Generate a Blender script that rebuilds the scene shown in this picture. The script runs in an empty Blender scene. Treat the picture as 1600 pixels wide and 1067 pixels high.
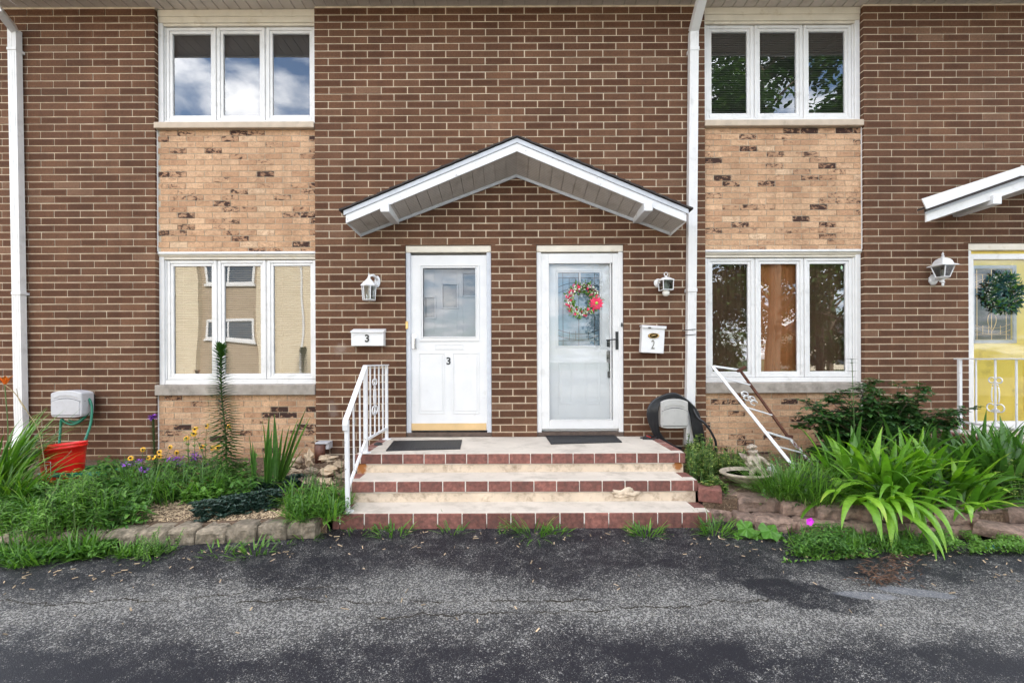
import bpy, math, random
from mathutils import Vector, Matrix, noise
R = math.radians
random.seed(7)
rnd = random.random
def uni(a, b): return a + (b - a) * rnd()
SC = bpy.context.scene
COL = SC.collection

# ------------------------------------------------------------------ camera
CAMD, EYE, F = 5.25, 1.41, 711.0
cam_data = bpy.data.cameras.new('camera')
cam = bpy.data.objects.new('camera', cam_data); COL.objects.link(cam)
cam_data.lens = 16.0; cam_data.sensor_width = 36.0
cam_data.shift_x = 0.00125; cam_data.shift_y = 0.0166
cam_data.clip_end = 500; cam_data.clip_start = 0.05
cam.matrix_world = Matrix.Translation((0, -CAMD, EYE)) @ Matrix.Rotation(R(90), 4, 'X') @ Matrix.Rotation(-0.004, 4, 'Z')
SC.camera = cam

# ------------------------------------------------------------------ light
SUN_EL, SUN_AZ = R(40), R(12)          # sun stands behind the house: the front is in open shade
world = bpy.data.worlds.new('World'); SC.world = world; world.use_nodes = True
wt = world.node_tree; wn = wt.nodes; wl = wt.links
bg = wn['Background']; bg.inputs['Strength'].default_value = 0.12
sky = wn.new('ShaderNodeTexSky'); sky.sky_type = 'NISHITA'; sky.sun_disc = False
sky.sun_elevation = SUN_EL; sky.sun_rotation = SUN_AZ
tc = wn.new('ShaderNodeTexCoord'); sep = wn.new('ShaderNodeSeparateXYZ'); wl.new(tc.outputs['Generated'], sep.inputs[0])
ad = wn.new('ShaderNodeMath'); ad.operation = 'ADD'; ad.inputs[1].default_value = 0.22; wl.new(sep.outputs['Z'], ad.inputs[0])
mx = wn.new('ShaderNodeMath'); mx.operation = 'MAXIMUM'; mx.inputs[1].default_value = 0.05; wl.new(ad.outputs[0], mx.inputs[0])
dv = wn.new('ShaderNodeVectorMath'); dv.operation = 'DIVIDE'; cmb = wn.new('ShaderNodeCombineXYZ')
for i in range(3): wl.new(mx.outputs[0], cmb.inputs[i])
wl.new(tc.outputs['Generated'], dv.inputs[0]); wl.new(cmb.outputs[0], dv.inputs[1])
ns = wn.new('ShaderNodeTexNoise'); ns.inputs['Scale'].default_value = 4.6; ns.inputs['Detail'].default_value = 9; ns.inputs['Roughness'].default_value = 0.55
wl.new(dv.outputs[0], ns.inputs['Vector'])
cr = wn.new('ShaderNodeValToRGB'); cr.color_ramp.elements[0].position = 0.42; cr.color_ramp.elements[1].position = 0.58
wl.new(ns.outputs['Fac'], cr.inputs[0])
ns2 = wn.new('ShaderNodeTexNoise'); ns2.inputs['Scale'].default_value = 7; ns2.inputs['Detail'].default_value = 6
wl.new(dv.outputs[0], ns2.inputs['Vector'])
cc = wn.new('ShaderNodeValToRGB'); cc.color_ramp.elements[0].position = 0.3; cc.color_ramp.elements[1].position = 0.62
cc.color_ramp.elements[0].color = (5.0, 5.5, 6.4, 1); cc.color_ramp.elements[1].color = (13, 12.7, 12.4, 1)
wl.new(ns2.outputs['Fac'], cc.inputs[0])
mixw = wn.new('ShaderNodeMix'); mixw.data_type = 'RGBA'
wl.new(cr.outputs[0], mixw.inputs[0]); wl.new(sky.outputs[0], mixw.inputs[6]); wl.new(cc.outputs[0], mixw.inputs[7])
wl.new(mixw.outputs[2], bg.inputs['Color'])
sl = bpy.data.lights.new('sun', 'SUN'); sl.energy = 4.2; sl.angle = R(0.5); sl.color = (1.0, 0.95, 0.87)
so = bpy.data.objects.new('sun', sl); COL.objects.link(so)
sd = Vector((math.sin(SUN_AZ) * math.cos(SUN_EL), math.cos(SUN_AZ) * math.cos(SUN_EL), math.sin(SUN_EL)))
so.rotation_euler = (-sd).to_track_quat('-Z', 'Y').to_euler()
SC.view_settings.view_transform = 'Standard'; SC.view_settings.look = 'None'
SC.view_settings.exposure = 1.97; SC.view_settings.gamma = 1.0
SC.render.engine = 'CYCLES'
SC.cycles.transparent_max_bounces = 16

# ------------------------------------------------------------------ mesh helper
class MB:
    def __init__(s): s.v = []; s.f = []; s.m = []; s.r = []; s.u = []
    def add(s, vs, fs, mat=0, r=None, uv=None):
        b = len(s.v); s.v.extend([tuple(p) for p in vs])
        if r is None: r = rnd()
        for i, f in enumerate(fs):
            s.f.append([b + k for k in f]); s.m.append(mat); s.r.append(r)
            s.u.append(uv[i] if uv else [(0.5, 0.5)] * len(f))
    def box(s, x0, x1, y0, y1, z0, z1, mat=0, r=None, M=None):
        vs = [Vector((x, y, z)) for x in (x0, x1) for y in (y0, y1) for z in (z0, z1)]
        if M is not None: vs = [M @ p for p in vs]
        s.add(vs, [(0, 1, 3, 2), (4, 6, 7, 5), (0, 4, 5, 1), (2, 3, 7, 6), (0, 2, 6, 4), (1, 5, 7, 3)], mat, r)
    def bar(s, p0, p1, w, h, mat=0, up=(0, 0, 1), r=None):
        p0 = Vector(p0); p1 = Vector(p1); d = p1 - p0; L = d.length; d.normalize()
        u = Vector(up); x = d.cross(u)
        if x.length < 1e-4: x = d.cross(Vector((0, 1, 0)))
        x.normalize(); z = x.cross(d)
        M = Matrix((( x.x, d.x, z.x, p0.x), (x.y, d.y, z.y, p0.y), (x.z, d.z, z.z, p0.z), (0, 0, 0, 1)))
        s.box(-w / 2, w / 2, 0, L, -h / 2, h / 2, mat, r, M)
    def tube(s, pts, rad, seg=8, mat=0, caps=True, closed=False, r=None):
        pts = [Vector(p) for p in pts]; n = len(pts); rr = rad if isinstance(rad, (list, tuple)) else [rad] * n
        vs = []; prev = None
        for i, p in enumerate(pts):
            if closed: t = pts[(i + 1) % n] - pts[i - 1]
            else: t = pts[min(i + 1, n - 1)] - pts[max(i - 1, 0)]
            t.normalize()
            if prev is None:
                a = Vector((0, 0, 1)) if abs(t.z) < .9 else Vector((1, 0, 0)); x = t.cross(a).normalized()
            else:
                x = prev - t * prev.dot(t)
                x = x.normalized() if x.length > 1e-5 else t.cross(Vector((1, .1, 0))).normalized()
            prev = x; y = t.cross(x)
            for k in range(seg):
                a = 2 * math.pi * k / seg; vs.append(p + (x * math.cos(a) + y * math.sin(a)) * rr[i])
        fs = []
        for i in range(n if closed else n - 1):
            j = (i + 1) % n
            for k in range(seg):
                l = (k + 1) % seg; fs.append((i * seg + k, i * seg + l, j * seg + l, j * seg + k))
        if caps and not closed:
            fs.append(tuple(range(seg - 1, -1, -1))); fs.append(tuple((n - 1) * seg + k for k in range(seg)))
        s.add(vs, fs, mat, r)
    def lathe(s, prof, c, seg=16, mat=0, sx=1, sy=1, r=None, axis='Z'):
        vs = []; n = len(prof)
        for rr, z in prof:
            for k in range(seg):
                a = 2 * math.pi * k / seg + math.pi / seg; p = (rr * math.cos(a) * sx, rr * math.sin(a) * sy, z)
                if axis == 'Y': p = (p[0], z, p[1])
                vs.append(Vector(p) + Vector(c))
        fs = [(i * seg + k, i * seg + (k + 1) % seg, (i + 1) * seg + (k + 1) % seg, (i + 1) * seg + k) for i in range(n - 1) for k in range(seg)]
        fs.append(tuple(range(seg - 1, -1, -1))); fs.append(tuple((n - 1) * seg + k for k in range(seg)))
        s.add(vs, fs, mat, r)
    def prism(s, poly, y0, y1, mat=0, r=None, M=None):            # polygon in x,z swept along y
        n = len(poly); vs = [Vector((x, y0, z)) for x, z in poly] + [Vector((x, y1, z)) for x, z in poly]
        if M is not None: vs = [M @ p for p in vs]
        s.add(vs, [tuple(range(n)), tuple(range(2 * n - 1, n - 1, -1))] + [(i, i + n, (i + 1) % n + n, (i + 1) % n) for i in range(n)], mat, r)
    def blob(s, c, rx, ry, rz, mat=0, seg=10, rings=6, jit=0, r=None):
        vs = []; fs = []; c = Vector(c)
        for i in range(rings + 1):
            th = math.pi * i / rings
            for k in range(seg):
                a = 2 * math.pi * k / seg
                d = Vector((math.sin(th) * math.cos(a), math.sin(th) * math.sin(a), math.cos(th)))
                j = 1 + jit * noise.noise(d * 2.1 + c * 7)
                vs.append(c + Vector((d.x * rx, d.y * ry, d.z * rz)) * j)
        for i in range(rings):
            for k in range(seg):
                l = (k + 1) % seg; fs.append((i * seg + k, (i + 1) * seg + k, (i + 1) * seg + l, i * seg + l))
        s.add(vs, fs, mat, r)
    def leaf(s, base, d, up, L, W, mat=0, fold=.25, droop=.2, r=None):
        d = Vector(d).normalized(); up = Vector(up); x = d.cross(up)
        if x.length < 1e-4: x = d.cross(Vector((1, 0, .1)))
        x.normalize(); n = x.cross(d); b = Vector(base)
        c1 = b + d * L * .38 + n * L * .02; c2 = b + d * L * .72 - n * L * droop * .35; t = b + d * L * (1 - droop * .1) - n * L * droop
        h = W / 2
        vs = [b, c1 - x * h + n * h * fold, c1, c1 + x * h + n * h * fold, c2 - x * h * .75 + n * h * fold * .6, c2, c2 + x * h * .75 + n * h * fold * .6, t]
        s.add(vs, [(0, 2, 1), (0, 3, 2), (1, 2, 5, 4), (2, 3, 6, 5), (4, 5, 7), (5, 6, 7)], mat, r,
              [[(.5, 0), (.5, .38), (0, .38)], [(.5, 0), (1, .38), (.5, .38)], [(0, .38), (.5, .38), (.5, .72), (0, .72)],
               [(.5, .38), (1, .38), (1, .72), (.5, .72)], [(0, .72), (.5, .72), (.5, 1)], [(.5, .72), (1, .72), (.5, 1)]])
    def strap(s, base, az, L, W, lean, droop, n=7, mat=0, fold=.35, r=None, twist=0):
        p = Vector(base); h = Vector((math.cos(az), math.sin(az), 0)); side0 = Vector((-math.sin(az), math.cos(az), 0))
        vs = []; fs = []; uv = []
        for i in range(n + 1):
            t = i / n; th = lean + droop * t * t
            d = h * math.sin(th) + Vector((0, 0, 1)) * math.cos(th)
            nn = side0.cross(d); a = twist * t
            sd_ = side0 * math.cos(a) + nn * math.sin(a); n2 = nn * math.cos(a) - side0 * math.sin(a)
            w = W / 2 * min(1, .55 + t * 2) * max(.03, min(1, (1 - t) * 2.6)) ** .8
            vs += [p - sd_ * w + n2 * w * fold, p.copy(), p + sd_ * w + n2 * w * fold]
            if i: 
                b = 3 * (i - 1); fs += [(b, b + 1, b + 4, b + 3), (b + 1, b + 2, b + 5, b + 4)]
                u0 = (i - 1) / n; u1 = t
                uv += [[(0, u0), (.5, u0), (.5, u1), (0, u1)], [(.5, u0), (1, u0), (1, u1), (.5, u1)]]
            p = p + d * (L / n)
        s.add(vs, fs, mat, r, uv)
    def build(s, name, mats, parent=None, smooth=False, bevel=0, seg=1):
        me = bpy.data.meshes.new(name); me.from_pydata(s.v, [], s.f)
        if not isinstance(mats, (list, tuple)): mats = [mats]
        for m in mats: me.materials.append(m)
        me.polygons.foreach_set('material_index', s.m)
        if smooth: me.polygons.foreach_set('use_smooth', [True] * len(s.f))
        a = me.attributes.new('rnd', 'FLOAT', 'FACE'); a.data.foreach_set('value', s.r)
        ul = me.uv_layers.new(name='UVMap'); flat = [c for f in s.u for p in f for c in p]
        ul.data.foreach_set('uv', flat)
        me.validate(); me.update()
        o = bpy.data.objects.new(name, me); COL.objects.link(o)
        if parent is not None:
            o.parent = parent; o.matrix_parent_inverse = Matrix.Translation(-wloc(parent))
        if bevel:
            b = o.modifiers.new('bevel', 'BEVEL'); b.width = bevel; b.segments = seg; b.limit_method = 'ANGLE'; b.angle_limit = R(50)
        return o
def wloc(o):
    v = Vector((0, 0, 0))
    if o.type == 'EMPTY': v = v + Vector(o.location)
    return v
def thing(name, label, cat, loc=(0, 0, 0), group=None):
    o = bpy.data.objects.new(name, None); COL.objects.link(o); o.location = loc; o.empty_display_size = .1
    return tag(o, label, cat, group)
def tag(o, label, cat, group=None, kind=None):
    o['label'] = label; o['category'] = cat
    if group: o['group'] = group
    if kind: o['kind'] = kind
    return o
def struct(o, label, cat):
    o['kind'] = 'structure'; o['label'] = label; o['category'] = cat; return o
def text_obj(name, s, x, y, z, size, mat, parent, fat=0.0, sx=1.0, rot=0.0, ext=.0015):
    cu = bpy.data.curves.new(name, 'FONT'); cu.body = s; cu.size = size; cu.extrude = ext; cu.offset = fat
    cu.align_x = 'CENTER'; cu.align_y = 'CENTER'; cu.resolution_u = 6
    t = bpy.data.objects.new(name, cu); COL.objects.link(t)
    dg = bpy.context.evaluated_depsgraph_get(); me = bpy.data.meshes.new_from_object(t.evaluated_get(dg))
    bpy.data.objects.remove(t); me.transform(Matrix.Translation((x, y, z)) @ Matrix.Rotation(rot, 4, 'Y') @ Matrix.Rotation(R(90), 4, 'X') @ Matrix.Diagonal((sx, 1, 1, 1)))
    me.materials.clear(); me.materials.append(mat)
    o = bpy.data.objects.new(name, me); COL.objects.link(o); o.parent = parent
    o.matrix_parent_inverse = Matrix.Translation(-wloc(parent)); return o

# photograph pixel (x, y) on the plane a given depth -> metres (used to work out real sizes once)
def P(px, py, Y=0.0):
    xf = px - .004 * (py - 560) - 798; yf = 560 - (py + .004 * (px - 798)); s = (CAMD + Y) / F
    return xf * s, EYE + yf * s
def PV(px, py, Y=0.0):
    x, z = P(px, py, Y); return Vector((x, Y, z))

# ------------------------------------------------------------------ materials
def nodes(name):
    m = bpy.data.materials.new(name); m.use_nodes = True; t = m.node_tree
    return m, t, t.nodes['Principled BSDF']
def ramp(t, stops, src=None):
    r = t.nodes.new('ShaderNodeValToRGB'); e = r.color_ramp.elements
    while len(e) < len(stops): e.new(.5)
    for i, (p, c) in enumerate(stops):
        e[i].position = p; e[i].color = (c if len(c) == 4 else (*c, 1)) if isinstance(c, tuple) else (c, c, c, 1)
    if src is not None: t.links.new(src, r.inputs[0])
    return r.outputs[0]
def tnoise(t, scale, detail=4, rough=.55, vec=None, dist=0, sc3=None):
    n = t.nodes.new('ShaderNodeTexNoise'); n.inputs['Scale'].default_value = scale; n.inputs['Detail'].default_value = detail
    n.inputs['Roughness'].default_value = rough; n.inputs['Distortion'].default_value = dist
    if vec is None:
        vec = tcoord(t)
    if sc3:
        mp = t.nodes.new('ShaderNodeMapping'); mp.inputs['Scale'].default_value = sc3; t.links.new(vec, mp.inputs[0]); vec = mp.outputs[0]
    t.links.new(vec, n.inputs['Vector']); return n.outputs['Fac']
def tcoord(t, k='Object'):
    c = t.nodes.new('ShaderNodeTexCoord'); return c.outputs[k]
def mixc(t, fac, a, b, mode='MIX'):
    m = t.nodes.new('ShaderNodeMix'); m.data_type = 'RGBA'; m.blend_type = mode
    for k, (sock, val) in enumerate(((m.inputs[0], fac), (m.inputs[6], a), (m.inputs[7], b))):
        if isinstance(val, (int, float)): sock.default_value = val if k == 0 else (val, val, val, 1)
        elif isinstance(val, tuple): sock.default_value = (*val, 1)
        else: t.links.new(val, sock)
    return m.outputs[2]
def math_(t, op, a, b=0.0, clamp=False):
    m = t.nodes.new('ShaderNodeMath'); m.operation = op; m.use_clamp = clamp
    for i, val in enumerate((a, b)):
        if isinstance(val, (int, float)): m.inputs[i].default_value = val
        else: t.links.new(val, m.inputs[i])
    return m.outputs[0]
def bump(t, bs, h, strength=.3, dist=.01):
    b = t.nodes.new('ShaderNodeBump'); b.inputs['Strength'].default_value = strength; b.inputs['Distance'].default_value = dist
    t.links.new(h, b.inputs['Height']); t.links.new(b.outputs[0], bs.inputs['Normal']); return b
def attr(t, n='rnd'):
    a = t.nodes.new('ShaderNodeAttribute'); a.attribute_name = n; return a.outputs['Fac']
def mat(name, c, rough=.6, metal=0.0, var=.12, vs=6.0, dirt=None, ds=9.0, dth=(.55, .75), bs=None, bd=.002, spec=None, rv=.0):
    m, t, bsdf = nodes(name)
    n = tnoise(t, vs, 5)
    lo = tuple(x * (1 - var) for x in c); hi = tuple(min(1, x * (1 + var)) for x in c)
    col = ramp(t, [(.3, lo), (.7, hi)], n)
    if rv:
        col = mixc(t, 1.0, col, ramp(t, [(0, 1 - rv), (1, 1 + rv)], attr(t)), 'MULTIPLY')
    if dirt:
        d = ramp(t, [(dth[0], 0.0), (dth[1], 1.0)], tnoise(t, ds, 8, .65)); col = mixc(t, d, col, dirt)
    t.links.new(col, bsdf.inputs['Base Color'])
    bsdf.inputs['Roughness'].default_value = rough; bsdf.inputs['Metallic'].default_value = metal
    if spec is not None: bsdf.inputs['Specular IOR Level'].default_value = spec
    if bs: bump(t, bsdf, tnoise(t, bs, 4), .5, bd)
    return m

WHITE = mat('white_vinyl', (.70, .69, .68), .35, var=.05, dirt=(.42, .41, .38), ds=7, dth=(.55, .92))
WHITE2 = mat('white_paint', (.69, .685, .68), .4, var=.04, dirt=(.50, .48, .43), ds=9, dth=(.62, .95))
WORN = mat('worn_white_paint', (.69, .69, .70), .45, var=.06, dirt=(.22, .19, .16), ds=22, dth=(.62, .72), bs=60, bd=.001)
CREAM = mat('cream_wood', (.68, .62, .52), .5, var=.08, dirt=(.42, .33, .2), ds=7, dth=(.58, .85))
STONE = mat('limestone_sill', (.49, .40, .31), .85, var=.12, vs=9, dirt=(.2, .17, .13), ds=5, dth=(.58, .8), bs=80, bd=.002)
STONE2 = mat('weathered_sill', (.33, .29, .25), .85, var=.18, vs=9, dirt=(.14, .12, .10), ds=5, dth=(.5, .75), bs=80, bd=.002)
CONC = mat('concrete', (.56, .50, .43), .85, var=.10, vs=3, dirt=(.27, .235, .19), ds=5, dth=(.5, .85), bs=120, bd=.0015)
CONCF = mat('foundation_concrete', (.26, .24, .21), .9, var=.2, vs=8, bs=60, bd=.003)
DARK = mat('dark_metal', (.03, .03, .032), .4, var=.2)
BLACKP = mat('black_paint', (.012, .012, .013), .35, var=.1)
RUBBER = mat('black_rubber', (.014, .014, .016), .6, var=.25, vs=20, dirt=(.06, .06, .06), dth=(.6, .85), bs=150)
SHING = mat('asphalt_shingle', (.04, .032, .03), .95, var=.4, vs=60, bs=200, bd=.003)
GOLD = mat('brass', (.65, .42, .16), .35, var=.2, metal=.6)
SWEEP = mat('tan_door_sweep', (.62, .42, .2), .5, var=.1)
GREYP = mat('grey_plastic', (.40, .39, .37), .5, var=.06, vs=14, dirt=(.22, .21, .19), ds=18, dth=(.6, .9), bs=220, bd=.0007)
LGREYP = mat('light_grey_plastic', (.47, .47, .49), .5, var=.06, vs=14, dirt=(.3, .3, .3), ds=18, dth=(.6, .9))
RED = mat('red_plastic', (.78, .014, .010), .35, var=.12, vs=12)
GREENH = mat('green_hose_vinyl', (.004, .16, .095), .35, var=.2)
RUST = mat('rusty_iron', (.075, .026, .014), .9, var=.5, vs=30, bs=80, bd=.003, dirt=(.22, .09, .035), ds=40, dth=(.62, .8))
ROCK = mat('limestone_rock', (.42, .32, .22), .9, var=.3, vs=14, dirt=(.15, .12, .10), ds=9, dth=(.5, .7), bs=40, bd=.012, rv=.3)
BLOCK = mat('tan_retaining_block', (.25, .205, .150), .95, var=.35, vs=30, dirt=(.085, .072, .05), ds=13, dth=(.45, .68), bs=70, bd=.03, rv=.2)
BLOCKR = mat('rose_retaining_block', (.26, .175, .135), .95, var=.3, vs=30, dirt=(.095, .068, .055), ds=13, dth=(.47, .7), bs=70, bd=.03, rv=.2)
STATUE = mat('cast_stone', (.42, .35, .28), .85, var=.2, vs=22, dirt=(.16, .13, .10), ds=24, dth=(.48, .68), bs=70, bd=.006)
BARK = mat('bark', (.10, .075, .05), .95, var=.4, vs=9, bs=30, bd=.01)
STEM = mat('green_stem', (.07, .13, .03), .6, var=.3)
DRYS = mat('dry_stem', (.32, .25, .13), .8, var=.3)
YELLOW = mat('yellow_door_paint', (.95, .76, .16), .4, var=.04, dirt=(.6, .45, .1), ds=4)
DOORW = mat('painted_door', (.86, .86, .86), .45, var=.03)
BULB = mat('frosted_bulb', (.80, .78, .72), .25, var=.02)
BRONZE = mat('bronze', (.14, .09, .04), .4, metal=.7, var=.5, vs=60)

def brick_mat(name, stops, border, mort=False, flash=False):
    m, t, b = nodes(name); a = attr(t); col = ramp(t, stops, a)
    ob = tcoord(t)
    col = mixc(t, 1.0, col, ramp(t, [(.25, .55), (.75, 1.45)], tnoise(t, 48, 7, .8, ob)), 'MULTIPLY')
    col = mixc(t, 1.0, col, ramp(t, [(.3, .80), (.7, 1.16)], tnoise(t, .9, 6, .65, ob)), 'MULTIPLY')
    col = mixc(t, 1.0, col, ramp(t, [(.32, .84), (.6, 1.06)], tnoise(t, 3.2, 5, .6, ob, 0, (1.6, 1, .16))), 'MULTIPLY')
    uvn = t.nodes.new('ShaderNodeUVMap'); sp = t.nodes.new('ShaderNodeSeparateXYZ'); t.links.new(uvn.outputs[0], sp.inputs[0])
    if border:
        du = math_(t, 'MULTIPLY', math_(t, 'ABSOLUTE', math_(t, 'SUBTRACT', sp.outputs['X'], .5)), 2.0)
        dv_ = math_(t, 'MULTIPLY', math_(t, 'ABSOLUTE', math_(t, 'SUBTRACT', sp.outputs['Y'], .5)), 2.0)
        du = math_(t, 'MULTIPLY', math_(t, 'SUBTRACT', 1.0, du), 3.6); dv_ = math_(t, 'SUBTRACT', 1.0, dv_)
        e = math_(t, 'ADD', math_(t, 'MINIMUM', du, dv_), math_(t, 'MULTIPLY', math_(t, 'SUBTRACT', tnoise(t, 45, 4, .6, ob), .5), .5))
        f = ramp(t, [(.22, 0.0), (.42, 1.0)], e)
        f2 = math_(t, 'MULTIPLY', f, ramp(t, [(.2, .25), (.6, .9)], math_(t, 'FRACT', math_(t, 'MULTIPLY', a, 7.3))))
        col = mixc(t, f2, col, mixc(t, 1.0, col, (.66, .60, .58), 'MULTIPLY'))
        # pale efflorescence blooms
        ef = math_(t, 'MULTIPLY', ramp(t, [(.66, 0.0), (.82, .5)], tnoise(t, 1.7, 6, .7, ob)), ramp(t, [(.4, 0.0), (.7, 1.0)], tnoise(t, 24, 4, .6, ob)))
        col = mixc(t, ef, col, (.34, .27, .24))
    if flash:
        n = tnoise(t, 19, 6, .68, ob, .8, (1, 1, 1.7)); fr = math_(t, 'FRACT', math_(t, 'MULTIPLY', a, 13.7))
        big = tnoise(t, 2.2, 2, .5, ob)
        thr = math_(t, 'ADD', math_(t, 'MULTIPLY', math_(t, 'POWER', fr, 4.0), .29), math_(t, 'MULTIPLY', math_(t, 'SUBTRACT', big, .5), .22))
        v = math_(t, 'ADD', n, thr)
        col = mixc(t, ramp(t, [(.50, 0.0), (.64, .5)], v), col, (.27, .135, .075))
        col = mixc(t, ramp(t, [(.70, 0.0), (.725, 1.0)], v), col, (.050, .026, .020))
    t.links.new(col, b.inputs['Base Color']); b.inputs['Roughness'].default_value = .9; b.inputs['Specular IOR Level'].default_value = .25
    bump(t, b, tnoise(t, 160, 4, .7, ob), .7, .003)
    return m
BRICK = brick_mat('brown_brick', [(0, (.104, .050, .029)), (.12, (.124, .060, .034)), (.55, (.142, .070, .040)), (.85, (.160, .080, .045)), (1, (.185, .104, .064))], True)
TAN = brick_mat('tan_brick', [(0, (.42, .245, .145)), (.3, (.49, .300, .178)), (.75, (.53, .340, .21)), (.97, (.58, .37, .225)), (1, (.62, .44, .29))], False, flash=True)
REDB = mat('red_edging_brick', (.20, .080, .062), .85, var=.35, vs=30, dirt=(.095, .048, .040), ds=14, dth=(.46, .75), bs=150, bd=.004, rv=.28)
MORT = mat('cream_mortar', (.68, .58, .44), .95, var=.2, vs=9, dirt=(.36, .29, .21), ds=3, dth=(.5, .85), bs=120)
MORTG = mat('grey_mortar', (.46, .39, .29), .95, var=.14, vs=12, bs=120)
MORTW = mat('white_mortar', (.62, .58, .52), .95, var=.14, vs=12, bs=120)

def glass(name, fac, wav=.0, tint=(.9, .92, .92)):
    m, t, b = nodes(name); t.nodes.remove(b)
    tr = t.nodes.new('ShaderNodeBsdfTransparent'); tr.inputs[0].default_value = (*tint, 1)
    gl = t.nodes.new('ShaderNodeBsdfGlossy'); gl.inputs['Roughness'].default_value = 0.0; gl.inputs[0].default_value = (.95, .97, 1, 1)
    fr = t.nodes.new('ShaderNodeFresnel'); fr.inputs[0].default_value = 1.5
    f = math_(t, 'MULTIPLY', fr.outputs[0], fac / .04, True)
    mx = t.nodes.new('ShaderNodeMixShader'); t.links.new(f, mx.inputs[0]); t.links.new(tr.outputs[0], mx.inputs[1]); t.links.new(gl.outputs[0], mx.inputs[2])
    t.links.new(mx.outputs[0], t.nodes['Material Output'].inputs[0])
    if wav:
        bm = t.nodes.new('ShaderNodeBump'); bm.inputs['Strength'].default_value = 1.0; bm.inputs['Distance'].default_value = wav
        t.links.new(tnoise(t, 1.3, 0, .5, None, 0, (1, 1, 1.7)), bm.inputs['Height']); t.links.new(bm.outputs[0], gl.inputs['Normal'])
    return m
GLASS = glass('window_glass', .165, .0022)
GLASSD = glass('storm_door_glass', .055, .0012, (.98, .99, .99))
GLASSL = glass('lantern_glass', .10, 0, (.5, .53, .52))

def leafmat(name, c1, c2, c3=None, margin=None, rough=.45, tr=.3, tipc=None):
    m, t, b = nodes(name); a = attr(t)
    st = [(0, c1), (.6, c2)] + ([(1, c3)] if c3 else [])
    col = ramp(t, st, a)
    uvn = t.nodes.new('ShaderNodeUVMap'); sp = t.nodes.new('ShaderNodeSeparateXYZ'); t.links.new(uvn.outputs[0], sp.inputs[0])
    col = mixc(t, 1.0, col, ramp(t, [(.3, .82), (.7, 1.18)], tnoise(t, 38, 3)), 'MULTIPLY')
    if margin:
        e = math_(t, 'MULTIPLY', math_(t, 'ABSOLUTE', math_(t, 'SUBTRACT', sp.outputs['X'], .5)), 2.0)
        e = math_(t, 'ADD', e, math_(t, 'MULTIPLY', math_(t, 'SUBTRACT', a, .6), .7))
        col = mixc(t, ramp(t, [(.55, 0.0), (.8, 1.0)], e), col, margin)
    if tipc:
        e = math_(t, 'ADD', sp.outputs['Y'], math_(t, 'MULTIPLY', math_(t, 'SUBTRACT', a, .95), 1.4))
        col = mixc(t, ramp(t, [(.8, 0.0), (1.0, 1.0)], e), col, tipc)
    t.links.new(col, b.inputs['Base Color']); b.inputs['Roughness'].default_value = rough
    tl = t.nodes.new('ShaderNodeBsdfTranslucent'); t.links.new(mixc(t, 1.0, col, (1.3, 1.5, .6), 'MULTIPLY'), tl.inputs[0])
    mx = t.nodes.new('ShaderNodeMixShader'); mx.inputs[0].default_value = tr
    t.links.new(b.outputs[0], mx.inputs[1]); t.links.new(tl.outputs[0], mx.inputs[2]); t.links.new(mx.outputs[0], t.nodes['Material Output'].inputs[0])
    return m
L_STRAP = leafmat('strap_leaf', (.05, .14, .014), (.12, .28, .022), (.24, .45, .035), rough=.38, tipc=(.34, .44, .06))
L_DAY = leafmat('daylily_leaf', (.04, .12, .014), (.085, .20, .02), (.17, .31, .03), rough=.42, tipc=(.30, .26, .10))
L_GRASS = leafmat('grass_leaf', (.05, .13, .018), (.09, .21, .025), (.16, .32, .04), tipc=(.38, .33, .15))
L_WEED = leafmat('weed_leaf', (.04, .115, .02), (.075, .19, .03), (.14, .29, .045))
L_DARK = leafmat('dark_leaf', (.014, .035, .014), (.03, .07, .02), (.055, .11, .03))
L_BLUE = leafmat('sedum_leaf', (.010, .028, .020), (.022, .055, .038), (.06, .10, .075), tr=.08)
L_VAR = leafmat('variegated_leaf', (.045, .115, .02), (.08, .18, .03), (.12, .23, .04), margin=(.50, .50, .16))
L_IRIS = leafmat('iris_leaf', (.045, .12, .022), (.08, .19, .035), (.12, .26, .045), rough=.4)
L_STALK = leafmat('lily_stalk_leaf', (.025, .065, .014), (.045, .11, .022), (.08, .17, .035))
L_RED = leafmat('red_leaf', (.09, .02, .015), (.13, .05, .03), (.10, .10, .03))
L_GREY = leafmat('grey_leaf', (.10, .12, .08), (.16, .17, .12), (.2, .2, .15))
L_BRIGHT = leafmat('bright_leaf', (.09, .20, .03), (.13, .28, .04), (.18, .34, .06))
L_TREE = leafmat('tree_leaf', (.018, .045, .010), (.032, .072, .014), (.06, .11, .02))
L_TEAL = leafmat('teal_leaf', (.008, .05, .06), (.02, .09, .09), (.10, .20, .09), tr=.1)
def petal(name, c): return mat(name, c, .5, var=.2, vs=40, rv=.25)
PINK = petal('pink_petal', (.75, .03, .11)); PURP = petal('purple_petal', (.22, .05, .40)); YEL = petal('yellow_petal', (.80, .42, .02))
ORNG = petal('orange_petal', (.85, .20, .02)); WHT = petal('white_petal', (.7, .72, .6)); MAG = petal('magenta_petal', (.60, .03, .60)); SEEDC = petal('seed_cone', (.03, .015, .01))
REDP = petal('red_petal', (.6, .02, .015)); LIME = petal('lime_petal', (.25, .45, .06))

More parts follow.
